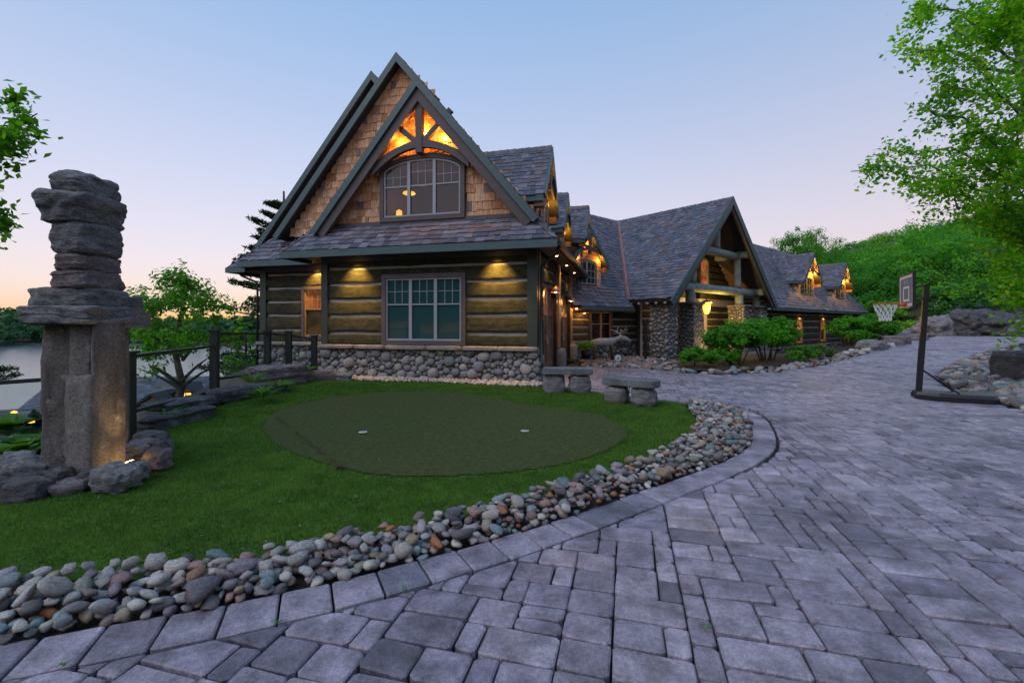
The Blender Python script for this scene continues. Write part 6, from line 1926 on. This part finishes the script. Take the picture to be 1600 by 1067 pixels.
bed = [(5.4, 17.25), (6.15, 15.95), (6.85, 15.45), (9.0, 16.25), (12.0, 18.25), (14.7, 20.45), (20.0, 24.55), (26.0, 29.15), (31, 33)] + [tuple((E_FRAME @ Vector((x_, .6, 0)))[:2]) for x_ in (35.0, 24, 12.4, 4.2, .1)]
tag(sheet('planting_bed', bed, M['mulch'], .05, .25), 'dark mulch bed under the entrance shrubs', kind='structure')
def hill_points():
    rng = np.random.default_rng(91); out = []
    for _ in range(5200):
        Y = rng.uniform(42, 190); r = rng.uniform(.55, 1.32); X = r * Y
        if .95 * X + .25 * Y < 47: continue
        ex, ey = to_E(X, Y)
        if ex < 40 and ey < 12: continue
        if rng.random() > np.clip(Y / 90, .45, 1): continue
        px = 800 + 700 * X / Y; s = rng.uniform(.7, 1.3); z = gz(X, Y)
        if HORIZON - (z + 4.4 * s * 2.35 - CAM_H) / Y * 700 < np.interp(px, [1200, 1240, 1290, 1400, 1500, 1620], [430, 388, 374, 347, 322, 296]): continue
        out.append((X, Y, z, s))
        if len(out) > 215: break
    return out
forest('hillside_forest', hill_points(), 4.4, 24, 84, .105, 92, 'dense green woods covering the hillside behind the house')
forest('far_shore_woods', FAR_TREES[:1400], 7.0, 8, 8, .58, 93, 'distant woods along the far lake shore', 1.15, 'leaf_far_hazed')
# undergrowth at the foot of the slope, and the rock face
def under_points():
    rng = np.random.default_rng(95); out = []
    for _ in range(2400):
        Y = rng.uniform(30, 58); X = rng.uniform(.70, 1.3) * Y; hx = .95 * X + .25 * Y - 41
        ex, ey = to_E(X, Y)
        if in_poly(DRIVE, np.array([X]), np.array([Y]))[0] or in_poly(DRIVE, np.array([X - 1.2]), np.array([Y - 1.2]))[0]: continue
        if (ex > 36.8 or ey < -.9) and .6 < hx < 22: out.append((X, Y, gz(X, Y) - .2))
        if len(out) > 330: break
    return out
forest('undergrowth', under_points(), .95, 14, 24, .24, 96, 'low green undergrowth above the rock face', .8)
rk = [(1470, 512, 34, 60, 40, 'pale'), (1515, 505, 33.5, 66, 46, ''), (1560, 508, 32.5, 60, 40, ''), (1440, 520, 36, 50, 24, ''), (1535, 484, 36.5, 70, 40, ''), (1490, 488, 38, 60, 34, ''), (1595, 512, 31.5, 46, 34, ''), (1405, 522, 38, 40, 20, '')]
labs = ['cracked grey rock outcrop straight behind the driveway crest', 'largest rock of the outcrop', 'rock outcrop part below the hanging leaves', 'low rock at the left end of the outcrop', 'upper rock of the outcrop under the trees', 'sloping upper rock on the left of the outcrop', 'rock at the right picture edge behind the driveway', 'small rock left of the outcrop near the shrubs']
for k, (px, py, Y, w, h, _) in enumerate(rk):
    p = at(px, py + 6, Y); o = rock('rock_outcrop', tuple(p), (w / 700 * Y * 1.2, 2.4, h / 700 * Y * 1.15), 700 + k, M['rock_dark' if k % 3 else 'rock'], smooth=False, n=26, p=4, amp=.22, freq=1.8, strata=.08, sfreq=2.5, rz=20, ry=-8); tag(o, labs[k], 'rock', 'rock outcrop behind the driveway')

# ------------------------------------------------------------------ small marks on the green
def cup(px, py, lab):
    x, y = gpt(px, py); root = empty('golf_cup', (x, y, .02), lab, 'golf cup', 'cups of the putting green')
    mb = MB(); z = gz(x, y) + .033
    n = 20
    for k in range(n):
        a, b = 2 * math.pi * k / n, 2 * math.pi * (k + 1) / n
        mb.poly([(x + .064 * math.cos(a), y + .064 * math.sin(a), z), (x + .064 * math.cos(b), y + .064 * math.sin(b), z), (x + .054 * math.cos(b), y + .054 * math.sin(b), z + .002), (x + .054 * math.cos(a), y + .054 * math.sin(a), z + .002)])
    mb.build('rim', M['white'], root)
    mb = MB(); mb.poly([(x + .055 * math.cos(2 * math.pi * k / n), y + .055 * math.sin(2 * math.pi * k / n), z + .0005) for k in range(n)]); mb.build('liner', M['chink'], root)
cup(567, 678, 'pale golf cup nearer the stone figure on the putting green'); cup(820, 676, 'smaller looking golf cup near the right end of the putting green')
def litter():
    rng = np.random.default_rng(15); C, N = [], []
    a, b = np.array(gpt(430, 653)), np.array(gpt(537, 738))
    for k in range(260):
        t = rng.random(); p = a + (b - a) * t + rng.normal(0, .018, 2); C.append((p[0], p[1], .036)); N.append((0, 0, 3))
    for k in range(60):
        p = b - (b - a) * .04 + rng.normal(0, .035, 2); C.append((p[0], p[1], .036)); N.append((0, 0, 3))
    V = leaf_quads(np.array(C), np.array(N, float), .03, rng)
    tag(link('leaf_litter', fast_mesh('leaf_litter', V, quads(len(V) // 4)), plain_mat('dry_leaf', (.05, .022, .015), .9, bstr=0)), 'dark line of dry leaf bits across the putting green', 'leaf litter', kind='stuff')
    C = []
    for k in range(420):
        x, y = rng.uniform(-5, 3), rng.uniform(2.9, 11.5)
        if in_poly(LAWN, np.array([x]), np.array([y]))[0]: C.append((x, y, .03))
    C = np.array(C); V = leaf_quads(C, np.tile([0, 0, 2.], (len(C), 1)), .016, rng)
    tag(link('fallen_petals', fast_mesh('fallen_petals', V, quads(len(V) // 4)), M['chink']), 'tiny pale petals scattered on the turf', 'petals', kind='stuff')
litter()
# weeds in the paver joints
def weeds():
    rng = np.random.default_rng(19); V = []
    for (px, py) in ((632, 925), (432, 975), (98, 1045), (1105, 985)):
        x, y = gpt(px, py); n = 12
        c = np.stack([x + rng.normal(0, .014, n), y + rng.normal(0, .010, n), np.full(n, .012) + rng.random(n) * .02], -1)
        V.append(leaf_quads(c, np.tile([0, -.6, .5], (n, 1)), .022, rng, .3))
    V = np.concatenate(V); tag(link('weeds', fast_mesh('weeds', V, quads(len(V) // 4), rng.random(len(V) // 4)), M['leaf_shrub']), 'tufts of weeds in the paving joints', 'weeds', kind='stuff')
weeds()

# woods on the near side of the drive, behind the viewer
def near_woods():
    rng = np.random.default_rng(99); out = []
    for k in range(90):
        a = R(rng.uniform(95, 250)); r = rng.uniform(34, 55)
        X, Y = math.sin(a) * r, math.cos(a) * r
        if X < -6 and Y > -6: continue
        out.append((X, Y, 0.5))
    return out
forest('roadside_woods', near_woods(), 4.6, 22, 22, .26, 98, 'woods along the near side of the driveway', 1.3)
